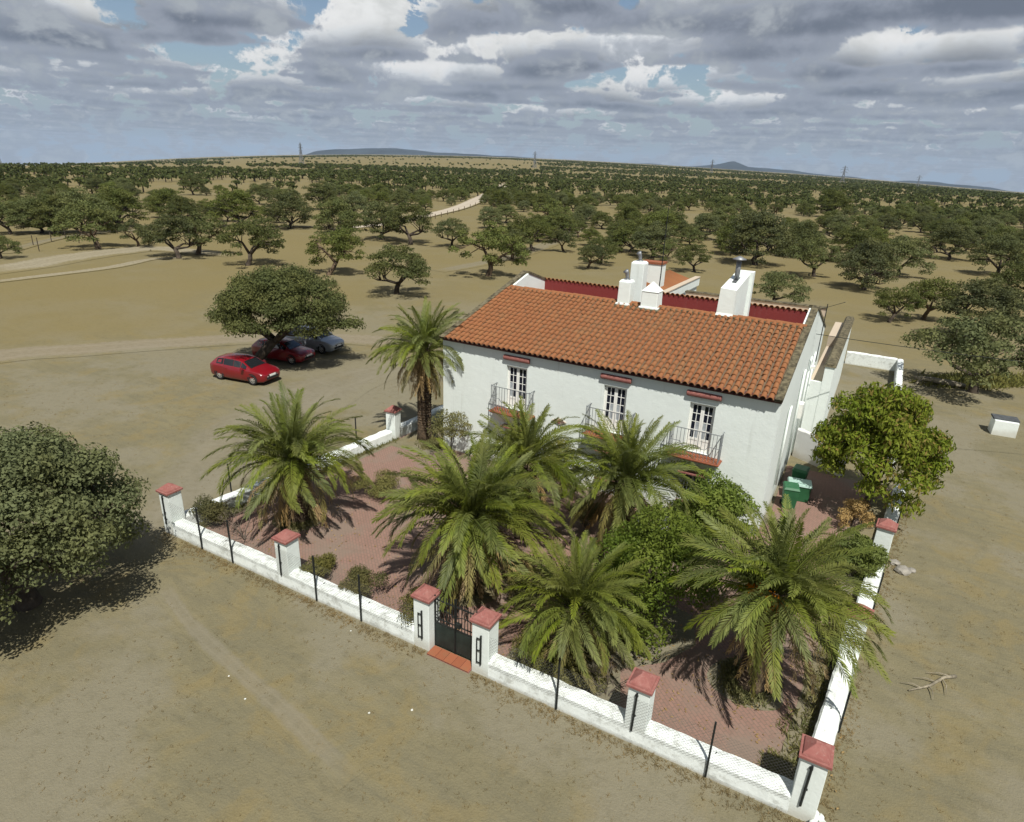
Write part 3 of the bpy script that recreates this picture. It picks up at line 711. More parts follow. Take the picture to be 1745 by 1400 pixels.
# ------------------------------------------------------------------ the farmhouse
W_, DEP = 15.0, 15.0
HYAW = -0.0179
EAVE_Y, EAVE_Z, RIDGE_Y, RIDGE_Z = -0.27, 5.70, 5.5, 7.31
SLOPE = (RIDGE_Z - EAVE_Z) / (RIDGE_Y - EAVE_Y); SANG = math.atan(SLOPE); SLEN = math.hypot(RIDGE_Z - EAVE_Z, RIDGE_Y - EAVE_Y)
WIN = [(3.50, 4.54), (8.18, 9.18), (11.76, 12.74)]; WZ0, WZ1 = 2.90, 4.93
house = empty("farmhouse", (0, 0, 0), HYAW)
tag(house, "long white two-storey farmhouse with orange tiled roof and three balconies", "house")

def wall_panel(mb, x0, x1, z0, z1, openings, depth):
    """front face at y=0 with real openings and their reveals"""
    xs = sorted({x0, x1, *[a for o in openings for a in o[:2]]}); zs = sorted({z0, z1, *[a for o in openings for a in o[2:]]})
    for i in range(len(xs) - 1):
        for j in range(len(zs) - 1):
            xm, zm = (xs[i] + xs[i + 1]) / 2, (zs[j] + zs[j + 1]) / 2
            if any(o[0] < xm < o[1] and o[2] < zm < o[3] for o in openings): continue
            mb.add([(xs[i], 0, zs[j]), (xs[i + 1], 0, zs[j]), (xs[i + 1], 0, zs[j + 1]), (xs[i], 0, zs[j + 1])], [(0, 1, 2, 3)])
    for a, b, c, d in openings:
        for q in ([(a, 0, c), (a, 0, d), (a, depth, d), (a, depth, c)], [(b, 0, d), (b, 0, c), (b, depth, c), (b, depth, d)],
                  [(a, 0, d), (b, 0, d), (b, depth, d), (a, depth, d)], [(b, 0, c), (a, 0, c), (a, depth, c), (b, depth, c)]):
            mb.add(q, [(0, 1, 2, 3)])
GW = [(w[0] + 0.05, w[1] - 0.05, 0.75, 1.95) for w in WIN]
mb = MB(); wall_panel(mb, 0, W_, -0.3, 5.66, [(a, b, WZ0, WZ1) for a, b in WIN] + GW, 0.20)
mb.add([(0, 0, -0.3), (0, 0, 5.66), (0, 0.2, 5.66), (0, 0.2, -0.3)], [(0, 1, 2, 3)]).add([(W_, 0, -0.3), (W_, 0.2, -0.3), (W_, 0.2, 5.66), (W_, 0, 5.66)], [(0, 1, 2, 3)])
mb.build("front_wall", M['white'], house)
for x0, x1 in ((0, 0.35), (W_ - 0.35, W_)):
    MB().prism_x([(0.2, -0.3), (DEP, -0.3), (DEP, 5.5), (7.5, 7.76), (0.2, 5.76)], x0, x1).build("gable_wall", M['white'], house)
    MB().prism_x([(-0.22, 5.64), (7.5, 7.77), (7.5, 7.90), (-0.27, 5.75)], x0 + (0.11 if x0 > 1 else -0.03), x1 + (0.03 if x0 > 1 else -0.11)).build("verge", M['moss'], house)
    MB().prism_x([(7.5, 7.77), (DEP + 0.1, 5.48), (DEP + 0.1, 5.58), (7.5, 7.90)], x0 - 0.04, x1 + 0.04).build("verge", M['moss'], house)
MB().box(0.35, W_ - 0.35, DEP - 0.3, DEP - 0.02, -0.3, 5.5).build("rear_wall", M['white'], house)
mb = MB(); mb.prism_x([(-0.05, 5.54), (-0.004, 5.54), (-0.004, 5.76), (-0.17, 5.71), (-0.15, 5.66), (-0.08, 5.62)], 0.002, W_ - 0.002); mb.build("cornice", M['cornice'], house)

roof = empty("roof", (0, EAVE_Y, EAVE_Z), 0, house)
TX0, TX1, NCOL, NROW = 0.25, W_ - 0.25, 56, 16
PITCH = (TX1 - TX0) / NCOL; ROWL = SLEN / NROW
def channel_bed():
    xs = np.linspace(0.02, W_ - 0.02, NCOL * 6 + 1); rows = []
    prof = -0.012 + 0.034 * np.cos((xs - TX0 - PITCH / 2) / PITCH * 2 * np.pi)
    F = []; n = len(xs)
    for k in range(NROW + 1):
        s = k * ROWL + (0.03 if k == 0 else 0)
        for lift in ((0.0,) if k == NROW else (0.018, )):
            rows.append(np.stack([xs, s * math.cos(SANG) - (prof + lift) * math.sin(SANG), s * math.sin(SANG) + (prof + lift) * math.cos(SANG)], -1))
    V = np.vstack(rows)
    for k in range(len(rows) - 1):
        a = k * n + np.arange(n - 1); F.append(np.stack([a, a + 1, a + 1 + n, a + n], -1))
    o = link("channel_tiles", np_mesh("channel_tiles", V, np.vstack(F), M['bed'], True), roof); tag(o, kind='stuff')
channel_bed()
MB().prism_x([(0.03, -0.05), (5.68, 1.50), (5.68, 1.40), (0.30, -0.06)], 0.35, W_ - 0.35).build("roof_deck", M['cornice'], roof)
def barrel(r0, r1, ln, seg=6, th=0.018):
    """half-round clay tile lying along +y, wide end at y=0"""
    v = []; f = []
    for (r, y) in ((r0 - th, 0.0), (r0, 0.0), (r1, ln)):
        for j in range(seg + 1):
            a = math.pi * j / seg; v.append((math.cos(a) * r, y, math.sin(a) * r * 0.92))
    k = seg + 1
    for j in range(seg): f += [(j, j + 1, k + j + 1, k + j), (k + j, k + j + 1, 2 * k + j + 1, 2 * k + j)]
    return v, f
tv, tf = barrel(0.109, 0.084, ROWL + 0.06, 6, 0.020)
tm = bpy.data.meshes.new("roof_tile"); tm.from_pydata(tv, [], tf); tm.materials.append(M['tile']); tm.update()
for p_ in tm.polygons: p_.use_smooth = True
rot = Matrix.Rotation(SANG, 4, 'X')
cells = []
for c in range(NCOL):
    for k in range(NROW):
        x = TX0 + (c + 0.5) * PITCH + R_.gauss(0, 0.006); s = k * ROWL - 0.02 + R_.gauss(0, 0.008)
        d = np.linalg.norm(np.array([x, EAVE_Y + s * math.cos(SANG), EAVE_Z + s * math.sin(SANG)]) - CAM)
        cells.append((d, x, s, R_.gauss(0, 0.022), R_.gauss(0, 0.015)))
cells.sort()
rest = MB()
for i, (d, x, s, yaw, tl) in enumerate(cells):
    mt = Matrix.Translation((x, s * math.cos(SANG) - 0.012 * math.sin(SANG), s * math.sin(SANG) + 0.022)) @ Matrix.Rotation(SANG - 0.062 + tl, 4, 'X') @ Matrix.Rotation(yaw, 4, 'Z')
    if i < 300:
        o = link("roof_tile", tm, roof); o.matrix_basis = mt
    else: rest.add([mt @ Vector(v) for v in tv], tf)
o = link("upper_roof_tiles", rest.mesh("upper_roof_tiles", M['tile'], True), roof); tag(o, kind='stuff')
rv, rf = barrel(0.125, 0.105, 0.44); rm = bpy.data.meshes.new("ridge_tile"); rm.from_pydata(rv, [], rf); rm.materials.append(M['tile']); rm.update()
for k in range(36):
    o = link("ridge_tile", rm, roof, (0.42 + k * 0.40, RIDGE_Y - EAVE_Y + 0.02, RIDGE_Z - EAVE_Z - 0.005 + R_.gauss(0, 0.006)), (0, 0, -math.pi / 2 + R_.gauss(0, 0.03)))
MB().box(0.38, W_ - 0.38, RIDGE_Y - EAVE_Y - 0.19, RIDGE_Y - EAVE_Y + 0.16, RIDGE_Z - EAVE_Z - 0.12, RIDGE_Z - EAVE_Z + 0.015).build("ridge_mortar", M['moss'], roof)

# sunken roof terrace behind the ridge
MB().box(0.35, W_ - 0.35, RIDGE_Y + 0.16, RIDGE_Y + 0.30, 5.6, RIDGE_Z - 0.03).build("terrace_parapet", M['white'], house)
MB().box(0.35, W_ - 0.35, RIDGE_Y + 0.30, 9.5, 5.60, 5.75).build("terrace_floor", M['floor_tile'], house)
MB().box(0.352, W_ - 0.352, 9.5, 9.7, 5.75, 7.20).build("terrace_wall", M['redwall'], house)
rr = empty("rear_roof", (0, 9.42, 7.22), 0, house)
mb = MB(); mb.prism_x([(0.1, -0.04), (5.9, -1.75), (5.9, -1.63), (0.1, 0.03)], 0.36, W_ - 0.36); mb.build("rear_roof_deck", M['tile'], rr)
mb = MB()
for c in range(NCOL):
    for k in range(6):
        mt = Matrix.Translation((TX0 + (c + 0.5) * PITCH + R_.gauss(0, 0.006), k * 0.40, -k * 0.40 * 0.30 + 0.03)) @ Matrix.Rotation(-0.29, 4, 'X') @ Matrix.Rotation(R_.gauss(0, 0.03), 4, 'Z')
        mb.add([mt @ Vector(v) for v in tv], tf)
o = link("rear_roof_tiles", mb.mesh("rear_roof_tiles", M['tile'], True), rr); tag(o, kind='stuff')
for gx in (2.75, 5.25, 8.35, 12.9):
    g = empty("terrace_grille", (gx, 9.40, 5.75), 0, house)
    MB().box(-0.6, 0.6, 0, 0.03, 0.68, 0.74).box(-0.6, 0.6, 0, 0.03, 0.30, 0.34).build("rail", M['iron'], g)
    MB().box(-0.52, 0.52, 0.04, 0.08, 0.0, 0.70).build("pane", M['pane'], g)
    for k in range(9): MB().box(-0.585 + k * 0.146 - 0.014, -0.585 + k * 0.146 + 0.014, 0.002, 0.028, 0.0, 0.80).build("bar", M['iron'], g)

# windows with balconies
def french_window(x0, x1):
    g = empty("french_window", (x0, 0.12, WZ0), 0, house); w = x1 - x0; h = WZ1 - WZ0; t = 0.045
    MB().box(0.002, t, 0, 0.07, 0, h - 0.002).box(w - t, w - 0.002, 0, 0.07, 0, h - 0.002).box(t, w - t, 0, 0.07, h - t, h - 0.002).build("frame", M['wood_white'], g)
    lw = (w - 2 * t) / 2
    for L in (0, 1):
        a = t + L * lw; st = 0.07; mb = MB(); y0, y1 = 0.012, 0.058
        mb.box(a + 0.003, a + st, y0, y1, 0.01, h - t - 0.003).box(a + lw - st, a + lw - 0.003, y0, y1, 0.01, h - t - 0.003)
        mb.box(a + st, a + lw - st, y0, y1, h - t - st, h - t - 0.003).box(a + st, a + lw - st, y0, y1, 0.01, 0.10).box(a + st, a + lw - st, y0, y1, 0.46, 0.55)
        mb.box(a + st, a + lw - st, y0 + 0.014, y1 - 0.01, 0.10, 0.46)
        xm = a + lw / 2; zt0, zt1 = 0.55, h - t - st; ph = (zt1 - zt0) / 4
        mb.box(xm - 0.013, xm + 0.013, y0 + 0.004, y1 - 0.004, zt0, zt1)
        for k in range(1, 4): mb.box(a + st, a + lw - st, y0 + 0.006, y1 - 0.006, zt0 + k * ph - 0.012, zt0 + k * ph + 0.012)
        mb.build("casement", M['wood_white'], g)
        for k in range(4):
            for s in (0, 1):
                xa, xb = (a + st, xm - 0.013) if s == 0 else (xm + 0.013, a + lw - st)
                low = k < 2 and ((s + L + int(x0)) % 3 == 0)
                MB().box(xa, xb, 0.030, 0.040, zt0 + k * ph + (0.012 if k else 0), zt0 + (k + 1) * ph - (0.012 if k < 3 else 0)).build("pane", M['curtain'] if low else M['pane'], g)
    MB().box(0.0, w, 0.075, 0.078, 0, h).build("backing", M['iron'], g)
    return g
def balcony(cx):
    g = empty("balcony", (cx, 0, 2.84), 0, house); hw, dp = 1.0, 0.55
    MB().box(-hw, hw, -dp, -0.003, -0.10, 0.0).build("slab", M['pink'], g)
    MB().box(-hw - 0.05, hw + 0.05, -dp - 0.05, -0.003, -0.055, -0.015).build("lip", M['floor_tile'], g)
    n = 7; tw = 2 * hw / n
    for k in range(n):
        for j in range(2):
            MB().box(-hw + k * tw + 0.006, -hw + (k + 1) * tw - 0.006, -dp + j * dp / 2 + 0.006, -dp + (j + 1) * dp / 2 - 0.010, 0.001, 0.016).build("floor_tile", M['floor_tile'], g)
    MB().frustum((-hw + 0.22, hw - 0.22, -0.10, -0.003, -0.62), (-hw + 0.03, hw - 0.03, -dp + 0.03, -0.003, -0.101)).build("corbel", M['white'], g)
    fy = -dp + 0.04; top = 1.17
    rail = MB()
    rail.box(-hw + 0.03, hw - 0.03, fy - 0.014, fy + 0.014, top - 0.012, top + 0.012)
    for s in (-1, 1): rail.box(s * (hw - 0.03) - 0.014, s * (hw - 0.03) + 0.014, fy + 0.014, -0.003, top - 0.010, top + 0.014)
    rail.build("top_rail", M['grey_iron'], g)
    low = MB(); pts = [(-hw + 0.03, 0.62), (-hw + 0.45, 0.62), (-hw + 0.56, 0.46), (hw - 0.56, 0.46), (hw - 0.45, 0.62), (hw - 0.03, 0.62)]
    for a, b in zip(pts[:-1], pts[1:]): low.bar((a[0], fy, a[1]), (b[0], fy, b[1]), 0.013)
    for s in (-1, 1): low.bar((s * (hw - 0.03), fy, 0.62), (s * (hw - 0.03), -0.003, 0.62), 0.012)
    low.build("lower_rail", M['grey_iron'], g)
    for k in range(15):
        x = -hw + 0.03 + k * (2 * hw - 0.06) / 14; r = 0.013 if k in (0, 14) else 0.0085
        MB().box(x - r, x + r, fy - r, fy + r, 0.017, top + (0.05 if k in (0, 14) else -0.012)).build("baluster", M['grey_iron'], g)
    for s in (-1, 1):
        for k in range(3):
            y = fy + 0.13 + k * 0.13; x = s * (hw - 0.03)
            MB().box(x - 0.0085, x + 0.0085, y - 0.0085, y + 0.0085, 0.017, top - 0.010).build("baluster", M['grey_iron'], g)
    return g
def eyebrow(cx):
    g = empty("window_hood", (cx, 0, 5.19), 0, house); w = 1.32
    prof = [(-0.003, 0.0), (-0.003, 0.23)] + [(-0.06 - 0.09 * math.cos(q), 0.115 + 0.115 * math.sin(q)) for q in np.linspace(1.5708, -1.5708, 7)]
    MB().prism_x(prof, -w / 2, w / 2).build("moulding", M['pink'], g, bevel=0.03)
for (a, b) in WIN:
    french_window(a, b); balcony((a + b) / 2 - 0.02); eyebrow((a + b) / 2)
for a, b, c, d in GW:
    g = empty("barred_window", (a, 0, c), 0, house); w, h = b - a, d - c
    MB().box(-0.10, w + 0.10, -0.34, -0.003, h + 0.10, h + 0.16).build("hood", M['pink'], g)
    MB().box(0.002, 0.06, 0.12, 0.18, 0, h).box(w - 0.06, w - 0.002, 0.12, 0.18, 0, h).box(0.06, w - 0.06, 0.12, 0.18, h - 0.06, h - 0.002).box(w / 2 - 0.04, w / 2 + 0.04, 0.121, 0.179, 0, h - 0.06).build("frame", M['wood_white'], g)
    MB().box(0.06, w / 2 - 0.04, 0.15, 0.16, 0, h - 0.06).build("pane", M['pane'], g); MB().box(w / 2 + 0.04, w - 0.06, 0.15, 0.16, 0, h - 0.06).build("pane", M['pane'], g)
    for k in range(7): MB().box(0.04 + k * (w - 0.08) / 6 - 0.01, 0.04 + k * (w - 0.08) / 6 + 0.01, -0.14, -0.12, -0.03, h + 0.098).build("bar", M['grey_iron'], g)
    MB().box(-0.08, w + 0.08, -0.16, -0.003, -0.08, -0.032).build("sill", M['pink'], g)
# coat-of-arms plaque between the first two windows
g = empty("wall_plaque", (6.25, -0.004, 2.86), 0, house)
MB().add([(-0.34, 0, 0), (0, 0, -0.15), (0.34, 0, 0), (0, 0, 0.15), (-0.34, -0.05, 0), (0, -0.05, -0.15), (0.34, -0.05, 0), (0, -0.05, 0.15)], [(4, 5, 6, 7), (0, 1, 5, 4), (1, 2, 6, 5), (2, 3, 7, 6), (3, 0, 4, 7)]).build("plate", M['cream'], g)
MB().add([(math.cos(a) * 0.085, -0.053, math.sin(a) * 0.1) for a in np.linspace(0, 6.283, 9)[:8]] + [(math.cos(a) * 0.07, -0.075, math.sin(a) * 0.085) for a in np.linspace(0, 6.283, 9)[:8]], [tuple(range(8, 16))[::-1]] + [(i, (i + 1) % 8, 8 + (i + 1) % 8, 8 + i) for i in range(8)]).build("emblem", M['pink'], g)
for s in (-1, 1): MB().bar((s * 0.10, -0.058, -0.03), (s * 0.27, -0.058, 0.02), 0.016).bar((s * 0.10, -0.058, 0.05), (s * 0.22, -0.058, 0.09), 0.013).build("scroll", M['cornice'], g)

# chimneys
def cowl(g, x, y, z, h, lean):
    MB().tube([(x, y, z), (x, y, z + h * 0.3), (x + lean * 0.4, y, z + h * 0.75), (x + lean, y - 0.05, z + h)], [0.10, 0.085, 0.10, 0.14], 10).build("flue_pipe", M['steel'], g, True)
    MB().tube([(x, y, z - 0.02), (x, y, z + 0.06)], [0.16, 0.15], 10).build("collar", M['steel'], g, True)
def chim(x0, x1, y0, y1, z0, z1, kind):
    g = empty("chimney", ((x0 + x1) / 2, (y0 + y1) / 2, z0), 0, house); a, b, h = (x1 - x0) / 2, (y1 - y0) / 2, z1 - z0
    mb = MB(); mb.frustum((-a, a, -b, b, 0.0), (-a * 0.94, a * 0.94, -b * 0.94, b * 0.94, h))
    mb.build("stack", M['white'], g, bevel=0.03)
    MB().frustum((-a - 0.10, a + 0.10, -b - 0.10, b + 0.10, -0.25), (-a - 0.05, a + 0.05, -b - 0.05, b + 0.05, 0.17)).build("base", M['white'], g, bevel=0.02)
    MB().frustum((-a - 0.24, a + 0.24, -b - 0.30, b + 0.2, -0.30), (-a - 0.16, a + 0.16, -b - 0.18, b + 0.15, 0.10)).build("flashing", M['moss'], g)
    if kind == 'flat':
        MB().frustum((-a * 0.94 - 0.002, a * 0.94 + 0.002, -b * 0.94 - 0.002, b * 0.94 + 0.002, h - 0.001), (-a * 0.72, a * 0.72, -b * 0.72, b * 0.72, h + 0.10)).build("cap", M['white'], g); cowl(g, 0, 0, h + 0.09, 0.42, -0.10)
    else:
        MB().frustum((-a - 0.01, a + 0.01, -b - 0.01, b + 0.01, h), (-0.03, 0.03, -0.03, 0.03, h + 0.42)).build("cap", M['white'], g, bevel=0.02)
    return g
chim(6.46, 7.08, 5.15, 5.77, 7.15, 8.30, 'flat')
chim(7.66, 8.46, 5.05, 5.85, 7.15, 8.02, 'pyr')
chim(6.20, 6.92, 7.3, 8.0, 5.75, 8.92, 'flat')
g = empty("chimney", (11.45, 5.4, 7.0), 0, house)      # the long stack with a sloping top
v = [(-0.52, -0.2, -0.1), (0.36, -0.2, -0.1), (0.36, 2.8, -1.2), (-0.38, 2.8, -1.2), (-0.36, 0.0, 0.45), (0.36, -0.02, 0.45), (0.36, 2.8, 0.45), (-0.36, 2.8, 0.45),
     (-0.33, 0.05, 1.52), (0.36, 0.0, 1.48), (0.36, 2.8, 1.90), (-0.33, 2.8, 1.90)]
MB().add(v, [(0, 1, 5, 4), (1, 2, 6, 5), (2, 3, 7, 6), (3, 0, 4, 7), (4, 5, 9, 8), (5, 6, 10, 9), (6, 7, 11, 10), (7, 4, 8, 11), (8, 9, 10, 11), (3, 2, 1, 0)]).build("stack", M['white'], g)
MB().frustum((-0.36, 0.52, 2.7, 3.16, -1.2), (-0.34, 0.50, 2.7, 3.14, 1.98)).build("pilaster", M['white'], g, bevel=0.02)
MB().add([(-0.1, 1.0, 1.675), (0.1, 1.0, 1.645), (0.1, 1.9, 1.80), (-0.1, 1.9, 1.80)], [(0, 1, 2, 3)]).build("flue_opening", M['slate'], g)
MB().tube([(0, 1.5, 1.7), (0, 1.5, 2.62)], 0.11, 10).build("flue_pipe", M['steel'], g, True)
MB().tube([(0, 1.5, 2.62), (0, 1.5, 2.66), (0, 1.5, 2.78)], [0.30, 0.31, 0.04], 10).build("rain_cap", M['steel'], g, True)

# rear wing and the narrow right annex
rw = empty("rear_wing", (0, DEP, 0), 0, house)
MB().box(3.3, 5.5, 0.0, 9.0, -0.3, 5.55).build("wall", M['white'], rw)
MB().box(5.30, 5.62, 0.1, 9.1, 5.55, 6.12).build("parapet", M['white'], rw)
MB().box(5.27, 5.66, 0.1, 9.14, 6.12, 6.18).build("coping", M['cream'], rw)
MB().add([(3.3, 0, 6.35), (5.29, 0, 5.75), (5.29, 9.0, 5.75), (3.3, 9.0, 6.35)], [(0, 1, 2, 3)]).build("roof_slope", M['tile'], rw)
mb = MB()
for c in range(30):
    mt = Matrix.Translation((3.30, 0.15 + c * 0.3, 6.37)) @ Matrix.Rotation(math.radians(16.8), 4, 'Y') @ Matrix.Rotation(-math.pi / 2, 4, 'Z')
    v, f = barrel(0.12, 0.12, 2.05); mb.add([mt @ Vector(q) for q in v], f)
o = mb.build("wing_tiles", M['tile'], rw, True); tag(o, kind='stuff')
MB().box(3.2, 4.55, 3.0, 3.9, 5.6, 7.55).build("chimney_block", M['white'], rw, bevel=0.02)
MB().box(3.15, 4.60, 2.95, 3.95, 7.55, 7.68).build("chimney_coping", M['floor_tile'], rw)
MB().box(6.5, W_ - 0.36, 0.02, 3.0, -0.3, 5.60).build("flat_roof_block", M['cream'], rw)
MB().box(6.4, W_ - 0.3, 2.7, 3.1, 5.60, 6.05).build("flat_roof_parapet", M['cream'], rw)
MB().box(6.35, W_ - 0.25, 2.65, 3.15, 6.05, 6.11).build("coping", M['moss'], rw)
an = empty("side_annex", (W_, 11.0, 0), 0, house)
MB().box(0.62, 1.05, 0.0, 14.0, -0.3, 4.35).build("outer_wall", M['white'], an)
MB().frustum((0.55, 1.12, -0.05, 14.05, 4.35), (0.66, 1.00, -0.0, 14.0, 4.50)).build("coping", M['moss'], an)
MB().box(0.01, 0.62, 9.0, 14.0, -0.3, 4.0).build("end_block", M['cream'], an)
MB().box(0.01, 0.62, 0.02, 0.2, -0.3, 3.5).build("added_gap_wall", M['white'], an)  # added to fill the shadowed gap with a lit white face
MB().box(0.01, 0.62, 0.2, 9.0, 3.2, 3.35).build("added_gap_roof", M['cream'], an)  # added pale cover so the shadowed gap looks lighter
for k, (y, z0, z1) in enumerate(((3.0, 1.0, 4.3), (6.4, 0.6, 5.0), (8.6, 0.4, 5.1), (10.5, 0.3, 4.9))):
    MB().tube([(W_ + 0.07, y, z0), (W_ + 0.07, y, z1), (W_ + 0.07, y + 0.4, z1 + 0.12)], 0.05, 8).build("drain_pipe", M['white'], house, True)
MB().box(W_ + 0.004, W_ + 0.22, 7.4, 7.9, 2.6, 3.3).build("meter_box", M['wood_white'], house)
MB().box(W_ + 0.004, W_ + 0.25, 9.2, 9.5, 4.6, 4.7).build("bracket", M['wood_white'], house)
# aerials on the gable
ae = empty("roof_aerial", (W_ + 0.3, 8.3, 5.2), 0, house)
MB().tube([(0, 0, 0), (0, 0, 2.7)], 0.02, 6).build("mast", M['iron'], ae); MB().bar((-0.5, 0.1, 2.3), (0.7, -0.2, 2.9), 0.012).build("boom", M['iron'], ae)
for k in range(6): MB().bar((-0.4 + k * 0.2, -0.22, 2.36 + k * 0.1), (-0.34 + k * 0.2, 0.28, 2.33 + k * 0.1), 0.007).build("element", M['iron'], ae)
ra = empty("radio_mast", (7.35, 8.6, 5.75), 0, house)
MB().tube([(0, 0, 0), (0.05, 0, 2.6), (0.06, 0, 6.0)], [0.035, 0.03, 0.018], 6).build("pole", M['iron'], ra)

# ------------------------------------------------------------------ courtyard: paving, walls, pillars, gate, fence
def poly(name, pts, z, mat, parent=None):
    o = MB().add([(x, y, z) for x, y in pts], [tuple(range(len(pts)))]).build(name, mat, parent); return o
def wall_x(y): return 18.08 + 0.110 * (y + 12.0)                      # outer face of the right-hand wall
pv = poly("courtyard_paving", [(-3.55, -11.5), (wall_x(-11.5) - 0.35, -11.5), (wall_x(-2) - 0.35, -2), (wall_x(7.4) - 0.35, 7.4), (15.2, 7.4), (15.2, 0.6), (-0.3, 0.6), (-2.7, 0.6)], 0.030, M['paving'])
tag(pv, kind='structure')
def low_wall(name, a, b, h, th, label, mat='white_worn', jit=0.012, seed=1):
    """a low whitewashed wall from a to b; a-b is its outer face line, th grows to the left of a->b"""
    rng = np.random.default_rng(seed); a = np.array(a, float); b = np.array(b, float); L = np.linalg.norm(b - a); t = (b - a) / L; n = np.array([-t[1], t[0]])
    k = max(2, int(L / 0.22)); V = []; F = []
    for i in range(k + 1):
        p = a + t * L * i / k; j = rng.normal(size=6) * jit
        q = p + n * th
        V += [(*p, -0.2), (*(p - n * (0.02 + j[0] * 0.5)), 0.12), (*(p + n * j[1] * 0.6), h - 0.06 + j[2]), (*(p + n * 0.05), h + j[3]), (*(p + n * th * 0.5), h + 0.03 + j[4]), (*(q - n * 0.05), h + j[5]), (*(q + n * j[1] * 0.5), h - 0.06 + j[2]), (*q, -0.2)]
    for i in range(k):
        for j in range(7): F.append((i * 8 + j, (i + 1) * 8 + j, (i + 1) * 8 + j + 1, i * 8 + j + 1))
    F += [tuple(range(8)), tuple(range(k * 8, k * 8 + 8))[::-1]]
    o = MB().add(V, F).build(name, M[mat]); return tag(o, label, "wall", "low whitewashed courtyard walls")
WH, WT = 0.55, 0.46
low_wall("courtyard_wall", (-3.70, -12.0), (7.34, -12.0), WH, WT, "low whitewashed front wall on the left of the gate", seed=1)
low_wall("courtyard_wall", (9.86, -12.0), (17.60, -12.0), WH, WT, "low whitewashed front wall between the gate and the right corner pillar", seed=2)
low_wall("courtyard_wall", (wall_x(-11.4), -11.4), (wall_x(6.8), 6.8), WH, WT, "low whitewashed wall along the right side of the courtyard", seed=3)
low_wall("courtyard_wall", (-3.06, -0.75), (-4.22, -11.50), WH, WT, "low whitewashed wall along the left side of the courtyard", seed=4)
low_wall("courtyard_wall", (-2.75, 4.2), (-3.0, -0.1), WH, WT, "short low wall behind the trunk of the tall corner palm", seed=5)
low_wall("yard_wall", (19.80, 10.0), (20.05, 20.4), 0.95, 0.40, "white wall stretch right behind the broad green tree, near half of rear yard wall", seed=6)
low_wall("yard_wall", (20.10, 22.2), (20.30, 29.6), 0.95, 0.40, "white wall stretch at the far right corner of the rear yard", seed=7)
low_wall("yard_wall", (19.9, 29.85), (16.55, 29.95), 0.95, 0.30, "thin white wall closing the rear yard at the back", seed=8)
low_wall("passage_wall", (17.6, 7.7), (15.35, 9.0), 1.5, 0.22, "streaked white wall, greyed as in tree shade, across the passage behind the green bins", 'grey_white', seed=9)

def pillar(x, y, label, bracket='front', h=1.70, w=0.54, rz=0.0):
    e = empty("gate_pillar", (x, y, 0), rz); a = w / 2
    MB().frustum((-a, a, -a, a, -0.2), (-a * 0.985, a * 0.985, -a * 0.985, a * 0.985, h)).build("shaft", M['white'], e, bevel=0.015)
    c = MB(); b = a + 0.055
    c.box(-b, b, -b, b, h + 0.001, h + 0.075); c.frustum((-b + 0.05, b - 0.05, -b + 0.05, b - 0.05, h + 0.075), (-b + 0.07, b - 0.07, -b + 0.07, b - 0.07, h + 0.12)); c.frustum((-b + 0.07, b - 0.07, -b + 0.07, b - 0.07, h + 0.12), (-0.05, 0.05, -0.05, 0.05, h + 0.29))
    c.build("cap", M['pink'], e, bevel=0.008)
    if bracket == 'front':
        m = MB(); yy = -a - 0.03
        m.box(0.02, 0.06, yy - 0.02, yy + 0.02, 0.38, 1.36); m.box(-0.10, -0.075, yy - 0.012, yy + 0.012, 0.40, 1.25)
        for z in (0.42, 0.83, 1.22): m.box(-0.10, 0.04, yy - 0.010, yy + 0.010, z, z + 0.025)
        m.build("fence_bracket", M['iron'], e)
    if bracket == 'tall':
        m = MB(); yy = -a - 0.03; m.tube([(-0.06, yy, 0.42), (-0.03, yy, 1.60)], 0.028, 6)
        for z in (0.9, 1.5): m.box(-0.08, 0.0, yy - 0.01, yy + 0.03, z, z + 0.03)
        m.build("fence_bracket", M['iron'], e)
    return tag(e, label, "pillar", "white pillars with pink caps")
PYc = -11.735
pillar(-3.98, PYc, "white pillar with pink cap at the left front corner of the courtyard", 'tall')
pillar(2.00, PYc, "white pillar with pink cap in the middle of the front wall left of the gate", 'tall')
pillar(7.61, PYc, "white pillar with pink cap and iron bracket on the left of the gate")
pillar(9.59, PYc, "white pillar with pink cap and iron bracket on the right of the gate")
pillar(14.02, PYc, "white pillar with pink cap in the front wall between gate and right corner", 'tall')
pillar(17.86, PYc, "white pillar with pink cap at the bottom right corner nearest the camera", 'tall')
pillar(wall_x(-6.0) - 0.25, -6.0, "white pillar with pink cap half hidden by the right palm's fronds", None, rz=-0.11)
pillar(wall_x(-0.05) - 0.25, -0.05, "white pillar with pink cap in the right wall below the broad green tree", None, rz=-0.11)
pillar(-3.0 + 0.2, -0.42, "white pillar at the far end of the left wall behind palm fronds", None, rz=0.1, h=1.5)

# rough white rubble heaped at the outside of the corner
rng = np.random.default_rng(4); mb = MB()
e = empty("rubble_heap", (18.25, -11.95, 0)); tag(e, "lumpy white plaster heap at the foot of the right corner pillar", "rubble")
for k in range(16):
    bm = bmesh.new(); bmesh.ops.create_icosphere(bm, subdivisions=2, radius=rng.uniform(0.05, 0.11))
    for v in bm.verts: v.co *= 1 + rng.normal() * 0.10
    me = bpy.data.meshes.new("lump"); bm.to_mesh(me); bm.free(); me.materials.append(M['white_worn'])
    link("lump", me, e, (rng.uniform(-0.16, 0.12), rng.uniform(-0.25, 0.25), rng.uniform(0.02, 0.12)))

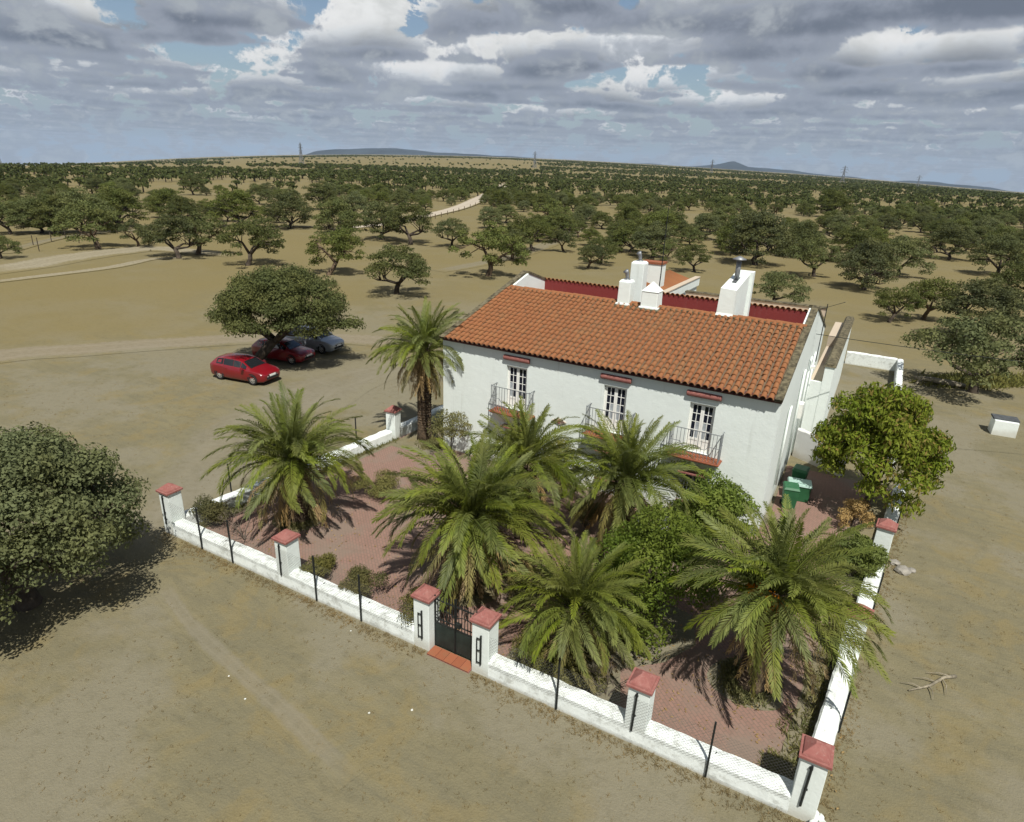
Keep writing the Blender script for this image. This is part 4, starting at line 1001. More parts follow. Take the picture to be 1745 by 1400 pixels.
def fence_post(x, y, h, label, brace, z0=0.05):
    e = empty("fence_post", (x, y, 0))
    MB().box(-0.022, 0.022, -0.022, 0.022, z0, h).build("post", M['iron'], e)
    if brace: MB().bar((0, 0.03, 0.42), (brace[0], brace[1], 0.60), 0.012).build("stay", M['iron'], e)
    return tag(e, label, "post", "thin iron fence posts")
def fx(u, v):
    d = (u - 872.5) / FPX * RT - (v - 700) / FPX * UP + FW; t = (-12.04 - CAM[1]) / d[1]; return float((CAM + d * t)[0])
for (u, v, lab) in ((343, 922, "thin dark fence post nearest the left corner pillar, on the front wall"), (396, 950, "thin dark fence post left of the second front pillar"),
                    (540, 1022, "thin dark fence post on the front wall between two rosemary bushes"), (616, 1058, "thin dark fence post on the front wall next left of the gate"),
                    (948, 1205, "thin dark fence post on the front wall right of the gate"), (1203, 1318, "thin dark fence post left of the right corner pillar")):
    fence_post(fx(u, v), -12.045, 1.72, lab, (0.12, 0.30))
for y, lab in ((-9.0, "thin fence post on the right wall nearest its front corner"), (-3.2, "thin fence post on the right wall between its two pillars"), (3.4, "thin fence post on the right wall below the broad green tree")):
    fence_post(wall_x(y) + 0.04, y, 1.6, lab, (-0.3, 0.1))
for y, lab in ((-9.2, "thin fence post on the left wall behind the corner rosemary"), (-2.6, "thin fence post on the left wall right of the round yard palm")):
    fence_post(-4.24 + 1.16 * (y + 11.5) / 10.75 - 0.04, y, 1.75, lab, None)
def chain_link(name, a, b, z0, z1, label, step=0.095, w=0.0034):
    a = np.array(a, float); b = np.array(b, float); L = np.linalg.norm(b - a); t = (b - a) / L; H = z1 - z0; V = []; F = []
    for s in (-1, 1):
        x = -H if s > 0 else 0.0
        while x < (L if s > 0 else L + H):
            xa, za, xb, zb = (x, 0, x + H, H) if s > 0 else (x, 0, x - H, H)
            if s > 0:
                if xa < 0: za -= xa; xa = 0
                if xb > L: zb -= xb - L; xb = L
            else:
                if xa > L: za += xa - L; xa = L
                if xb < 0: zb += xb; xb = 0
            if zb > za + 0.01:
                i = len(V); p = a + t * xa; q = a + t * xb
                V += [(*p, z0 + za - w), (*p, z0 + za + w), (*q, z0 + zb + w), (*q, z0 + zb - w)]; F.append((i, i + 1, i + 2, i + 3))
            x += step
    o = link(name, np_mesh(name, V, F, M['wire'])); return tag(o, label, "fence", "chain-link fence runs")
chain_link("chain_link_fence", (-3.7, -12.03), (7.3, -12.03), 0.40, 1.45, "faint chain-link netting above the front wall left of the gate")
chain_link("chain_link_fence", (9.9, -12.03), (17.55, -12.03), 0.40, 1.45, "faint chain-link netting above the front wall right of the gate")

gate = empty("garden_gate", (8.60, -11.72, 0)); tag(gate, "dark green double gate with solid lower panels and iron bars", "gate")
for s in (-1, 1):
    lf = empty("gate_leaf", (0, 0, 0), 0, gate); x0, x1 = (-0.70, -0.012) if s < 0 else (0.012, 0.70)
    MB().box(x0, x1, -0.012, 0.012, 0.08, 0.86).build("sheet_panel", M['gate'], lf)
    xs = x0 if s < 0 else x1
    MB().box(xs - 0.02, xs + 0.02, -0.022, 0.022, 0.06, 1.80).box((x1 if s < 0 else x0) - 0.02, (x1 if s < 0 else x0) + 0.02, -0.022, 0.022, 0.06, 1.92).box(x0, x1, -0.017, 0.017, 0.86, 0.90).box(x0, x1, -0.017, 0.017, 1.02, 1.04).box(x0, x1, -0.018, 0.018, 1.66, 1.69).build("frame", M['iron'], lf)
    for k in range(1, 7):
        x = x0 + (x1 - x0) * k / 7; top = 1.76 + 0.14 * (1 - abs(x) / 0.7); MB().box(x - 0.009, x + 0.009, -0.009, 0.009, 0.87, top).build("bar", M['iron'], lf)
    m = MB(); pts = [(x0 + (x1 - x0) * q, 0.0, 1.22 + 0.16 * math.sin(math.pi * (q if s < 0 else 1 - q) * 0.9)) for q in np.linspace(0, 1, 8)]
    m.tube(pts, 0.014, 5); m.build("scroll_bar", M['iron'], lf)
    if s > 0: MB().box(x0 + 0.01, x0 + 0.16, -0.05, 0.05, 1.0, 1.14).build("lock_box", M['iron'], lf)
th = empty("gate_threshold", (8.60, -12.0, 0)); tag(th, "terracotta tiled threshold step under the garden gate", "doorstep")
MB().box(-0.715, 0.715, -0.14, 0.24, -0.1, 0.045).build("bed", M['pink'], th)
for k in range(5): MB().box(-0.70 + k * 0.28 + 0.007, -0.70 + (k + 1) * 0.28 - 0.007, -0.15, 0.235, 0.046, 0.064).build("tile", M['floor_tile'], th)

# ------------------------------------------------------------------ palms
def frond_mesh(L, el0, droop, seed, mat, pairs=56, ll=0.38, ragged=0.0, twist=0.0):
    """a feather leaf growing out along +x; el0 = elevation at the base, droop = how far it bends over towards its tip"""
    rng = np.random.default_rng(seed); n = 15; s = np.linspace(0, 1, n); ang = el0 - droop * s ** 1.35; ds = L / (n - 1)
    az = twist * s ** 2
    P = np.zeros((n, 3))
    for i in range(1, n):
        a = (ang[i] + ang[i - 1]) / 2; P[i] = P[i - 1] + ds * np.array([math.cos(a) * math.cos(az[i]), math.cos(a) * math.sin(az[i]), math.sin(a)])
    V = []; F = []
    for i in range(n):                                       # three-sided midrib
        r = 0.026 * (1 - 0.85 * s[i]); T = P[min(i + 1, n - 1)] - P[max(i - 1, 0)]; T /= np.linalg.norm(T); S = np.cross(T, [0, 0, 1.0]); S /= np.linalg.norm(S) + 1e-9; U = np.cross(S, T)
        V += [P[i] + S * r * 1.3, P[i] - S * r * 1.3, P[i] + U * r * 0.4, P[i] - U * r]
    for i in range(n - 1):
        a = i * 4; F += [(a, a + 4, a + 6, a + 2), (a + 2, a + 6, a + 5, a + 1), (a + 1, a + 5, a + 7, a + 3), (a + 3, a + 7, a + 4, a)]
    for k in range(pairs):
        q = 0.10 + 0.90 * (k + 0.5) / pairs; x = q * (n - 1); i = min(int(x), n - 2); f = x - i
        p = P[i] * (1 - f) + P[i + 1] * f; T = P[i + 1] - P[i]; T /= np.linalg.norm(T); S = np.cross(T, [0, 0, 1.0]); S /= np.linalg.norm(S) + 1e-9; U = np.cross(S, T)
        ln = ll * (0.35 + 0.65 * math.sin(math.pi * min(1, 0.18 + 0.80 * q)) ** 0.7) * (1.0 if q < 0.9 else 0.85)
        for sd in (-1, 1):
            if ragged and rng.random() < ragged: continue
            fwd = 0.55 + 0.75 * q + rng.normal() * 0.10; up = (0.42 if k % 2 else 0.12) + rng.normal() * 0.12 - ragged * 1.2
            d = T * fwd + S * sd * (1.05 - 0.35 * q) + U * up; d /= np.linalg.norm(d); l = ln * rng.uniform(0.85, 1.12)
            tip = p + d * l + np.array([0, 0, -0.24 * l - ragged * 0.35 * l]); mid = p + d * l * 0.5 + np.array([0, 0, -0.02 * l]); wv = np.cross(d, U); wv /= np.linalg.norm(wv) + 1e-9; wv = (wv + T * 0.6) * 0.0175
            b = len(V); V += [p - T * 0.008, mid + wv, tip, mid - wv]; F.append((b, b + 1, b + 2, b + 3))
    return np_mesh("frond", np.array(V), np.array(F), M[mat])
RAD = math.radians
FR = {}
for key, cfg in {'spear': [(82, 18), (74, 30)], 'up': [(66, 55), (58, 74), (62, 48), (70, 88)], 'mid': [(46, 96), (36, 104), (50, 84), (42, 120)], 'low': [(20, 70), (8, 60), (28, 82)]}.items():
    FR[key] = [frond_mesh(1.0 * 2.9 * (0.82 if key == 'spear' else 1.0), RAD(a), RAD(b), 300 + i * 7 + len(FR) * 31, 'palm', twist=(0.5, -0.5, 0.2)[i % 3] * (0.3 if key == 'spear' else 0.7)) for i, (a, b) in enumerate(cfg)]
FR['old'] = [frond_mesh(2.6, RAD(a), RAD(b), 400 + i, 'palm_old', 40, 0.32, 0.12, 0.3 * (i - 1)) for i, (a, b) in enumerate([(-14, 68), (0, 84), (-28, 56)])]
FR['dry'] = [frond_mesh(2.3, RAD(a), RAD(b), 420 + i, 'palm_dry', 34, 0.26, 0.30, 0.25 * (i - 1)) for i, (a, b) in enumerate([(-38, 50), (-62, 24), (-22, 68), (-74, 10)])]
def palm(x, y, h, R, seed, label, counts=(7, 17, 20, 15, 8, 7), lean=(0.0, 0.0), tr=0.30, fruit=0, fat=1.25):
    rng = np.random.default_rng(seed); e = empty("date_palm", (x, y, 0)); k = R / 2.9
    top = Vector((lean[0], lean[1], h))
    pts = [Vector((0, 0, -0.2)).lerp(top, q) + Vector((0.05 * math.sin(q * 4 + seed), 0.05 * math.cos(q * 3 + seed), 0)) for q in np.linspace(0, 1, 8)]
    MB().tube(pts, [tr * 1.35, tr * 1.1, tr, tr, tr * 1.02, tr * 1.08, tr * fat, tr * fat * 1.05], 12).build("trunk", M['palm_bark'], e, True)
    mb = MB(); rows = max(6, int(h / 0.13))                  # the stubs of cut fronds in a spiral
    for r in range(rows):
        q = (r + 0.5) / rows; c = pts[0].lerp(top, q); rr = tr * (1.06 if q < 0.7 else fat)
        for j in range(11):
            a = j * 6.283 / 11 + r * 0.2856 + rng.normal() * 0.06; d = Vector((math.cos(a), math.sin(a), 0)); s = Vector((-d.y, d.x, 0)); o = c + d * rr * 0.93; w = rr * 0.26; t = 0.05 + 0.06 * max(0, q - 0.55) * 2 + abs(rng.normal()) * 0.012
            z = Vector((0, 0, 1)); mb.add([o - s * w, o + s * w, o + s * w * 0.7 + d * t + z * 0.10, o - s * w * 0.7 + d * t + z * 0.10, o - s * w * 0.6 + z * 0.13, o + s * w * 0.6 + z * 0.13], [(0, 1, 2, 3), (3, 2, 5, 4), (0, 3, 4), (1, 5, 2)])
    o = mb.build("frond_stubs", M['palm_bark'], e); tag(o, kind='stuff')
    gi = 0
    for key, n in zip(('spear', 'up', 'mid', 'low', 'old', 'dry'), counts):
        for i in range(n):
            a = gi * 2.39996 + rng.normal() * 0.14; gi += 1
            zz = {'spear': 0.16, 'up': 0.10, 'mid': 0.0, 'low': -0.10, 'old': -0.18, 'dry': -0.24}[key]; rr = {'spear': 0.03, 'up': 0.10}.get(key, tr * 0.75)
            s = k * rng.uniform(0.88, 1.08)
            fr = link("frond", FR[key][int(rng.integers(len(FR[key])))], e, (top.x + math.cos(a) * rr, top.y + math.sin(a) * rr, h + zz + rng.normal() * 0.03), (rng.normal() * 0.06, rng.normal() * 0.06, a), s)
            fr.rotation_euler.x = rng.normal() * 0.32; fr.rotation_euler.y = rng.normal() * 0.10
    for i in range(fruit):
        a = rng.uniform(0, 6.283); mb = MB(); b = Vector((top.x + math.cos(a) * tr, top.y + math.sin(a) * tr, h + 0.05))
        for j in range(26):
            t = b + Vector((math.cos(a) * rng.uniform(0.2, 0.5) + rng.normal() * 0.1, math.sin(a) * rng.uniform(0.2, 0.5) + rng.normal() * 0.1, rng.uniform(-0.15, 0.35)))
            mb.tube([b, b.lerp(t, 0.55) + Vector((0, 0, 0.08)), t], [0.012, 0.010, 0.016], 4)
        mb.build("fruit_stalk", M['orange'], e)
    return tag(e, label, "palm", "date palms around the farmhouse")
PALMS = [
 palm(-0.80, -8.75, 2.55, 2.95, 1, "stout date palm standing alone in the left half of the paved courtyard", (10, 34, 38, 18, 10, 24), (0.05, 0.0), 0.36),
 palm(-1.45, 0.30, 4.75, 2.75, 2, "tall date palm at the left front corner of the farmhouse, its dry fronds hanging", (8, 24, 28, 22, 12, 34), (0.1, 0.1), 0.30),
 palm(7.15, -8.9, 2.75, 3.05, 3, "big date palm right behind the gate with long pale hanging fronds", (12, 36, 42, 22, 16, 40), (0.2, 0.0), 0.32, 2),
 palm(7.25, -5.1, 3.1, 2.6, 4, "date palm in front of the left balcony, behind the gate palm", (10, 28, 30, 22, 12, 16), (0.0, 0.0), 0.28),
 palm(10.75, -4.1, 2.85, 2.8, 5, "date palm below the middle balcony with pale dry fronds under its crown", (11, 32, 34, 16, 12, 28), (0.0, 0.1), 0.28),
 palm(11.50, -10.05, 1.75, 2.25, 6, "low young date palm just inside the front wall right of the gate", (16, 30, 26, 18, 10, 8), (0.05, 0.0), 0.24),
 palm(16.15, -8.5, 3.05, 2.72, 7, "date palm with orange fruit stalks in the front right corner of the courtyard", (10, 36, 38, 16, 12, 22), (0.25, 0.1), 0.34, 5),
]

# ------------------------------------------------------------------ near trees and shrubs
big = oak_parts(501, 4.3, 5.7, 1.7, 64, 70000, 0.12, dense=1.3, trunk_r=0.34, umbrella=0.34, forks=6, clump=(0.15, 0.24))
place_tree("holm_oak", big, (-4.0, -16.8, 0), 0.6, 1.0, "large dense holm oak filling the left edge in the foreground", "tree")
carp = oak_parts(502, 4.9, 6.9, 1.9, 60, 58000, 0.15, dense=1.2, trunk_r=0.36, zmin=2.7, umbrella=0.30, forks=6, clump=(0.15, 0.23), lean=(1.4, 0.6))
place_tree("holm_oak", carp, (-18.6, 4.35, 0), 0.0, 1.0, "umbrella-shaped holm oak shading the three parked cars", "tree")

def leafy_tree(kind, x, y, R, H, ht, nl, leaves, size, mat, seed, label, aspect=0.42, down=0.0, squash=0.9, cat="tree", tr=0.14, umb=0.3, rnd=0.8, stretch=1.0, clump=(0.22, 0.36)):
    rng = np.random.default_rng(seed); tb = MB(); cl = []
    tb.tube([(0, 0, -0.2), (0.05, 0.03, ht * 0.6), (0, 0, ht)], [tr * 1.4, tr, tr * 0.85], 7)
    for i in range(nl):
        a = i * 2.39996 + rng.normal() * 0.2; q = math.sqrt((i + 0.5) / nl); rr = R * 0.78 * q
        zt = ht + (H - ht) * (umb + (0.9 - umb) * math.sqrt(max(0, 1 - q * q)) ) * rng.uniform(0.62, 1.0); c = R * rng.uniform(*clump)
        p = (math.cos(a) * rr * stretch, math.sin(a) * rr, zt - c * 0.4)
        cl.append((*p, c))
        if rng.random() < 0.7: cl.append((p[0] * 0.95, p[1] * 0.95, max(c * 0.7, zt - c * 1.7), c * 0.9))
        if i % 3 == 0: tb.tube([(0, 0, ht * 0.9), (p[0] * 0.5, p[1] * 0.5, ht + (p[2] - ht) * 0.6), p], [tr * 0.5, tr * 0.3, tr * 0.1], 5)
    V, F = cloud_leaves(cl, leaves, size, rng, 0.55, aspect, squash, down, rnd)
    return place_tree(kind, (tb.mesh("trunk", M['bark'], True), np_mesh("crown", V, F, M[mat])), (x, y, 0), 0, 1.0, label, cat)
leafy_tree("broadleaf_tree", 18.65, 4.6, 2.75, 6.0, 1.4, 40, 28000, 0.21, 'walnut', 601, "broad olive-green tree with drooping leaves beside the right wall of the yard", 0.36, 0.55, clump=(0.2, 0.3))
leafy_tree("garden_tree", 13.0, -7.5, 2.1, 4.5, 0.4, 34, 21000, 0.12, 'ash', 602, "bright green feathery tree in the middle right of the courtyard", 0.40, 0.2, umb=0.15)
leafy_tree("garden_tree", 13.5, -1.9, 1.8, 3.1, 0.4, 24, 12000, 0.14, 'ash', 603, "bright green bushy tree against the right half of the house front", 0.45, 0.1, umb=0.2)
leafy_tree("climbing_shrub", 1.0, -0.9, 1.2, 2.9, 0.3, 12, 3200, 0.10, 'rosemary', 604, "thin twiggy shrub climbing the left corner of the house front", 0.4, 0, cat="shrub", tr=0.05, umb=0.5)
leafy_tree("climbing_shrub", 6.4, -1.2, 1.5, 2.7, 0.3, 14, 6000, 0.10, 'cover', 605, "pale green shrub against the house between the left and middle balconies", 0.4, 0, cat="shrub", tr=0.05, umb=0.4)
leafy_tree("shrub", 18.35, -0.9, 1.15, 1.7, 0.15, 12, 6500, 0.16, 'ash', 606, "light green leafy shrub growing over the right wall beside its pillar", 0.3, 0.3, cat="shrub", tr=0.05)
leafy_tree("shrub", 18.2, 2.6, 0.9, 1.5, 0.15, 9, 3000, 0.09, 'palm_dry', 607, "reddish brown dry shrub below the broad green tree", 0.4, 0, cat="shrub", tr=0.05)
leafy_tree("shrub", 17.6, -3.6, 0.9, 1.1, 0.1, 9, 3500, 0.12, 'cover', 608, "yellowish green shrub inside the right wall behind the fruiting palm", 0.4, 0, cat="shrub", tr=0.05)
for (x, y, r, h, lab) in ((-3.15, -10.75, 0.62, 1.35, "upright rosemary bush in the left front corner of the courtyard"), (-3.6, -10.4, 0.4, 0.8, "small rosemary bush hidden beside the left corner pillar"),
        (2.65, -11.1, 0.60, 0.95, "rosemary bush right behind the second front pillar"), (4.55, -11.1, 0.72, 0.95, "round rosemary bush between the two middle fence posts"),
        (6.75, -11.05, 0.70, 1.0, "rosemary bush left of the left gate pillar"), (0.55, -5.6, 0.85, 1.0, "dark rosemary bush on the paving right of the lone yard palm"),
        (10.75, -11.0, 0.95, 0.75, "low spreading rosemary bush behind the front wall right of the gate"), (12.1, -11.1, 0.6, 0.55, "thin low bush at the foot of the young palm"),
        (9.2, -8.0, 0.9, 0.9, "bush between the gate and the big palm behind it"), (12.6, -8.7, 0.7, 0.6, "low bush beside the bright feathery tree"), (9.0, -3.2, 0.9, 1.3, "shaded bush between the two palms by the house"), (15.6, -4.4, 0.8, 1.1, "low green bush right of the bright bushy tree")):
    rng = np.random.default_rng(int(x * 100 + y * 7) & 0xffff); k = 9
    cl = [(rng.normal() * r * 0.4, rng.normal() * r * 0.4, h * rng.uniform(0.25, 0.72), r * rng.uniform(0.4, 0.6)) for _ in range(k)]
    V, F = cloud_leaves(cl, int(7500 * r), 0.085, rng, 0.35, 0.30, h / r * 0.55, -0.6, 1.0); V[:, 2] = np.maximum(V[:, 2], 0.03)
    e = empty("rosemary_bush", (x, y, 0.02)); tb = MB()
    for c in cl: tb.tube([(0, 0, 0), (c[0] * 0.5, c[1] * 0.5, c[2] * 0.5), c[:3]], [0.03, 0.02, 0.008], 4)
    link("stem", tb.mesh("stem", M['twig']), e); link("foliage", np_mesh("foliage", V, F, M['rosemary']), e); tag(e, lab, "bush", "rosemary bushes in the courtyard")
def bare_shrub(x, y, h, seed, label):
    rng = np.random.default_rng(seed); mb = MB()
    def grow(p, d, l, r, lev):
        q = p + d * l; mb.tube([tuple(p), tuple((p + q) / 2 + rng.normal(size=3) * l * 0.05), tuple(q)], [r, r * 0.8, r * 0.6], 4)
        if lev:
            for _ in range(3):
                nd = d + rng.normal(size=3) * 0.45; nd[2] = abs(nd[2]); nd /= np.linalg.norm(nd); grow(q, nd, l * 0.72, r * 0.6, lev - 1)
    for _ in range(4):
        d = np.array([rng.normal() * 0.35, rng.normal() * 0.35, 1.0]); d /= np.linalg.norm(d); grow(np.array([rng.normal() * 0.1, rng.normal() * 0.1, 0.0]), d, h * 0.36, 0.022, 3)
    o = mb.build("bare_shrub", M['twig']); o.location = (x, y, 0.02); tag(o, label, "shrub")
bare_shrub(-1.35, -10.75, 1.5, 3, "leafless twiggy shrub behind the front wall below the lone yard palm")
bare_shrub(12.9, -10.9, 1.1, 5, "sparse twiggy shrub behind the front wall right of the young palm")

def tufts(name, spots, mat, blade, seed, label, cat, n=9):
    """uncountable low growth: thin upright blades"""
    rng = np.random.default_rng(seed); S = np.asarray(spots, float); k = len(S); m = k * n
    base = np.repeat(S[:, :3], n, 0) + np.concatenate([rng.normal(size=(m, 2)) * blade * 0.45, np.zeros((m, 1))], 1)
    d = rng.normal(size=(m, 3)) * 0.75; d[:, 2] = np.abs(d[:, 2]) + 0.55; d /= np.linalg.norm(d, axis=1)[:, None]
    l = (blade * rng.uniform(0.5, 1.25, m) * np.repeat(S[:, 3], n))[:, None]; s = np.cross(d, unit(rng, m)); s /= np.linalg.norm(s, axis=1)[:, None]
    w = l * 0.10; tip = base + d * l; tip[:, 2] -= 0.15 * l[:, 0]
    V = np.stack([base - s * w, base + s * w, tip + s * w * 0.3, tip - s * w * 0.3], 1).reshape(-1, 3)
    o = link(name, np_mesh(name, V, np.arange(4 * m).reshape(m, 4), M[mat])); return tag(o, label, cat, kind='stuff')
rng = np.random.default_rng(77); sp = []
for _ in range(420): t = rng.random(); sp.append((-3.62 + 0.9 * t + rng.uniform(0, 0.30), -11.3 + 11.0 * t, 0.03, rng.uniform(0.6, 1.2)))
for _ in range(200): t = rng.random(); y = -11.2 + 8.5 * t; sp.append((wall_x(y) - 0.55 - abs(rng.normal()) * 0.22, y, 0.03, rng.uniform(0.7, 1.3)))
for cx, cy, r, n in ((-0.80, -8.75, 0.85, 240), (16.10, -8.45, 0.8, 300), (-0.7, 0.0, 0.8, 170), (11.5, -10.1, 0.6, 120), (7.15, -8.9, 0.8, 120), (17.2, -10.9, 0.35, 60), (2.0, -5.6, 0.6, 60)):
    for _ in range(n):
        a = rng.uniform(0, 6.283); q = r * math.sqrt(rng.random()) * rng.uniform(0.7, 1.1); sp.append((cx + math.cos(a) * q, cy + math.sin(a) * q, 0.03, rng.uniform(0.7, 1.2)))
tufts("ground_cover", sp, 'cover', 0.20, 8, "yellow-green strappy ground cover along the walls and round the palms", "ground cover", 8)
for cx, cy, r in ((-0.80, -8.75, 1.0), (16.10, -8.45, 1.0), (7.15, -8.9, 1.1), (11.5, -10.1, 0.9)):
    pts = [(cx + math.cos(a) * r * (1 + 0.08 * math.sin(3 * a + cx)), cy + math.sin(a) * r * (1 + 0.08 * math.cos(2 * a))) for a in np.linspace(0, 6.283, 25)[:-1]]
    tag(poly("planting_bed", pts, 0.036, M['ground']), kind='structure')
tag(poly("planting_bed", [(-3.80, -11.5), (-3.25, -11.5), (-2.2, -0.6), (-2.65, -0.6)], 0.037, M['ground']), kind='structure')
tag(poly("planting_bed", [(wall_x(-11.4) - 1.0, -11.5), (wall_x(-11.4) - 0.44, -11.5), (wall_x(6) - 0.44, 6.0), (wall_x(6) - 1.3, 6.0)], 0.038, M['ground']), kind='structure')
tag(poly("planting_bed", [(-2.4, -1.3), (-0.1, -1.3), (-0.1, 1.6), (-2.4, 1.6)], 0.039, M['ground']), kind='structure')
tag(poly("planting_bed", [(9.9, -11.5), (12.6, -11.5), (13.3, -10.9), (12.9, -9.8), (13.9, -8.9), (14.5, -7.7), (14.1, -6.4), (12.6, -6.0), (11.4, -7.2), (10.4, -8.9), (9.9, -10.0)], 0.040, M['ground']), kind='structure')
# dry grass tufts on the open ground, thicker along the outside of the wall
sp = []
while len(sp) < 4200:
    r = 6 + 42 * rng.random() ** 1.15; a = rng.uniform(-0.80, 0.80) - 0.497; x = CAM[0] + r * math.sin(a); y = CAM[1] + r * math.cos(a)
    if -4.6 < x < wall_x(y) + 0.15 and y > -12.2 and y < 30: continue
    q = math.sin(x * 0.9 + 1.1 * math.sin(y * 0.5)) * math.cos(y * 0.8 + 0.7 * math.sin(x * 0.6)) + 0.5 * math.sin(x * 0.31 - y * 0.37)
    if rng.random() > 0.40 + 0.35 * q: continue
    sp.append((x, y, 0.0, rng.uniform(0.5, 1.2)))
for _ in range(1500):
    t = rng.random(); x = -4.2 + 22.2 * t
    if 7.8 < x < 9.4: continue
    sp.append((x, -12.07 - abs(rng.normal()) * 0.22, 0.0, rng.uniform(0.8, 1.7)))
for _ in range(700): y = -12 + 18 * rng.random(); sp.append((wall_x(y) + 0.06 + abs(rng.normal()) * 0.2, y, 0.0, rng.uniform(0.7, 1.5)))
tufts("dry_grass", sp, 'straw', 0.060, 9, "short dry straw-coloured grass on the open ground round the courtyard", "grass", 7)

rg = np.random.default_rng(31); n_ = 5200
lx = rg.uniform(-3.3, 18.6, n_); ly = -11.4 + 11.6 * rg.random(n_); wt = np.zeros(n_)
for cx, cy in ((-0.8, -8.75), (7.15, -8.9), (7.25, -5.1), (10.75, -4.1), (11.5, -10.05), (16.1, -8.45), (13.0, -7.6), (13.5, -1.9)): wt += np.exp(-((lx - cx) ** 2 + (ly - cy) ** 2) / 6.0)
edge = np.exp(-(ly + 11.4) / 0.35) + np.exp(-np.abs(wall_x(ly) - 0.6 - lx) / 0.4); keep_ = rg.random(n_) < np.clip(0.10 + 0.55 * wt + edge, 0, 1); lx, ly = lx[keep_], ly[keep_]
nn_ = rg.normal(size=(len(lx), 3)) * 0.25; nn_[:, 2] = 1; nn_ /= np.linalg.norm(nn_, axis=1)[:, None]
LV, LF = leaf_quads(np.stack([lx, ly, np.full(len(lx), 0.055)], -1), nn_, 0.085, rg, 0.45)
tag(link("leaf_litter", np_mesh("leaf_litter", LV, LF, M['palm_dry'])), "dry fallen leaves scattered over the courtyard paving", "leaves", kind='stuff')

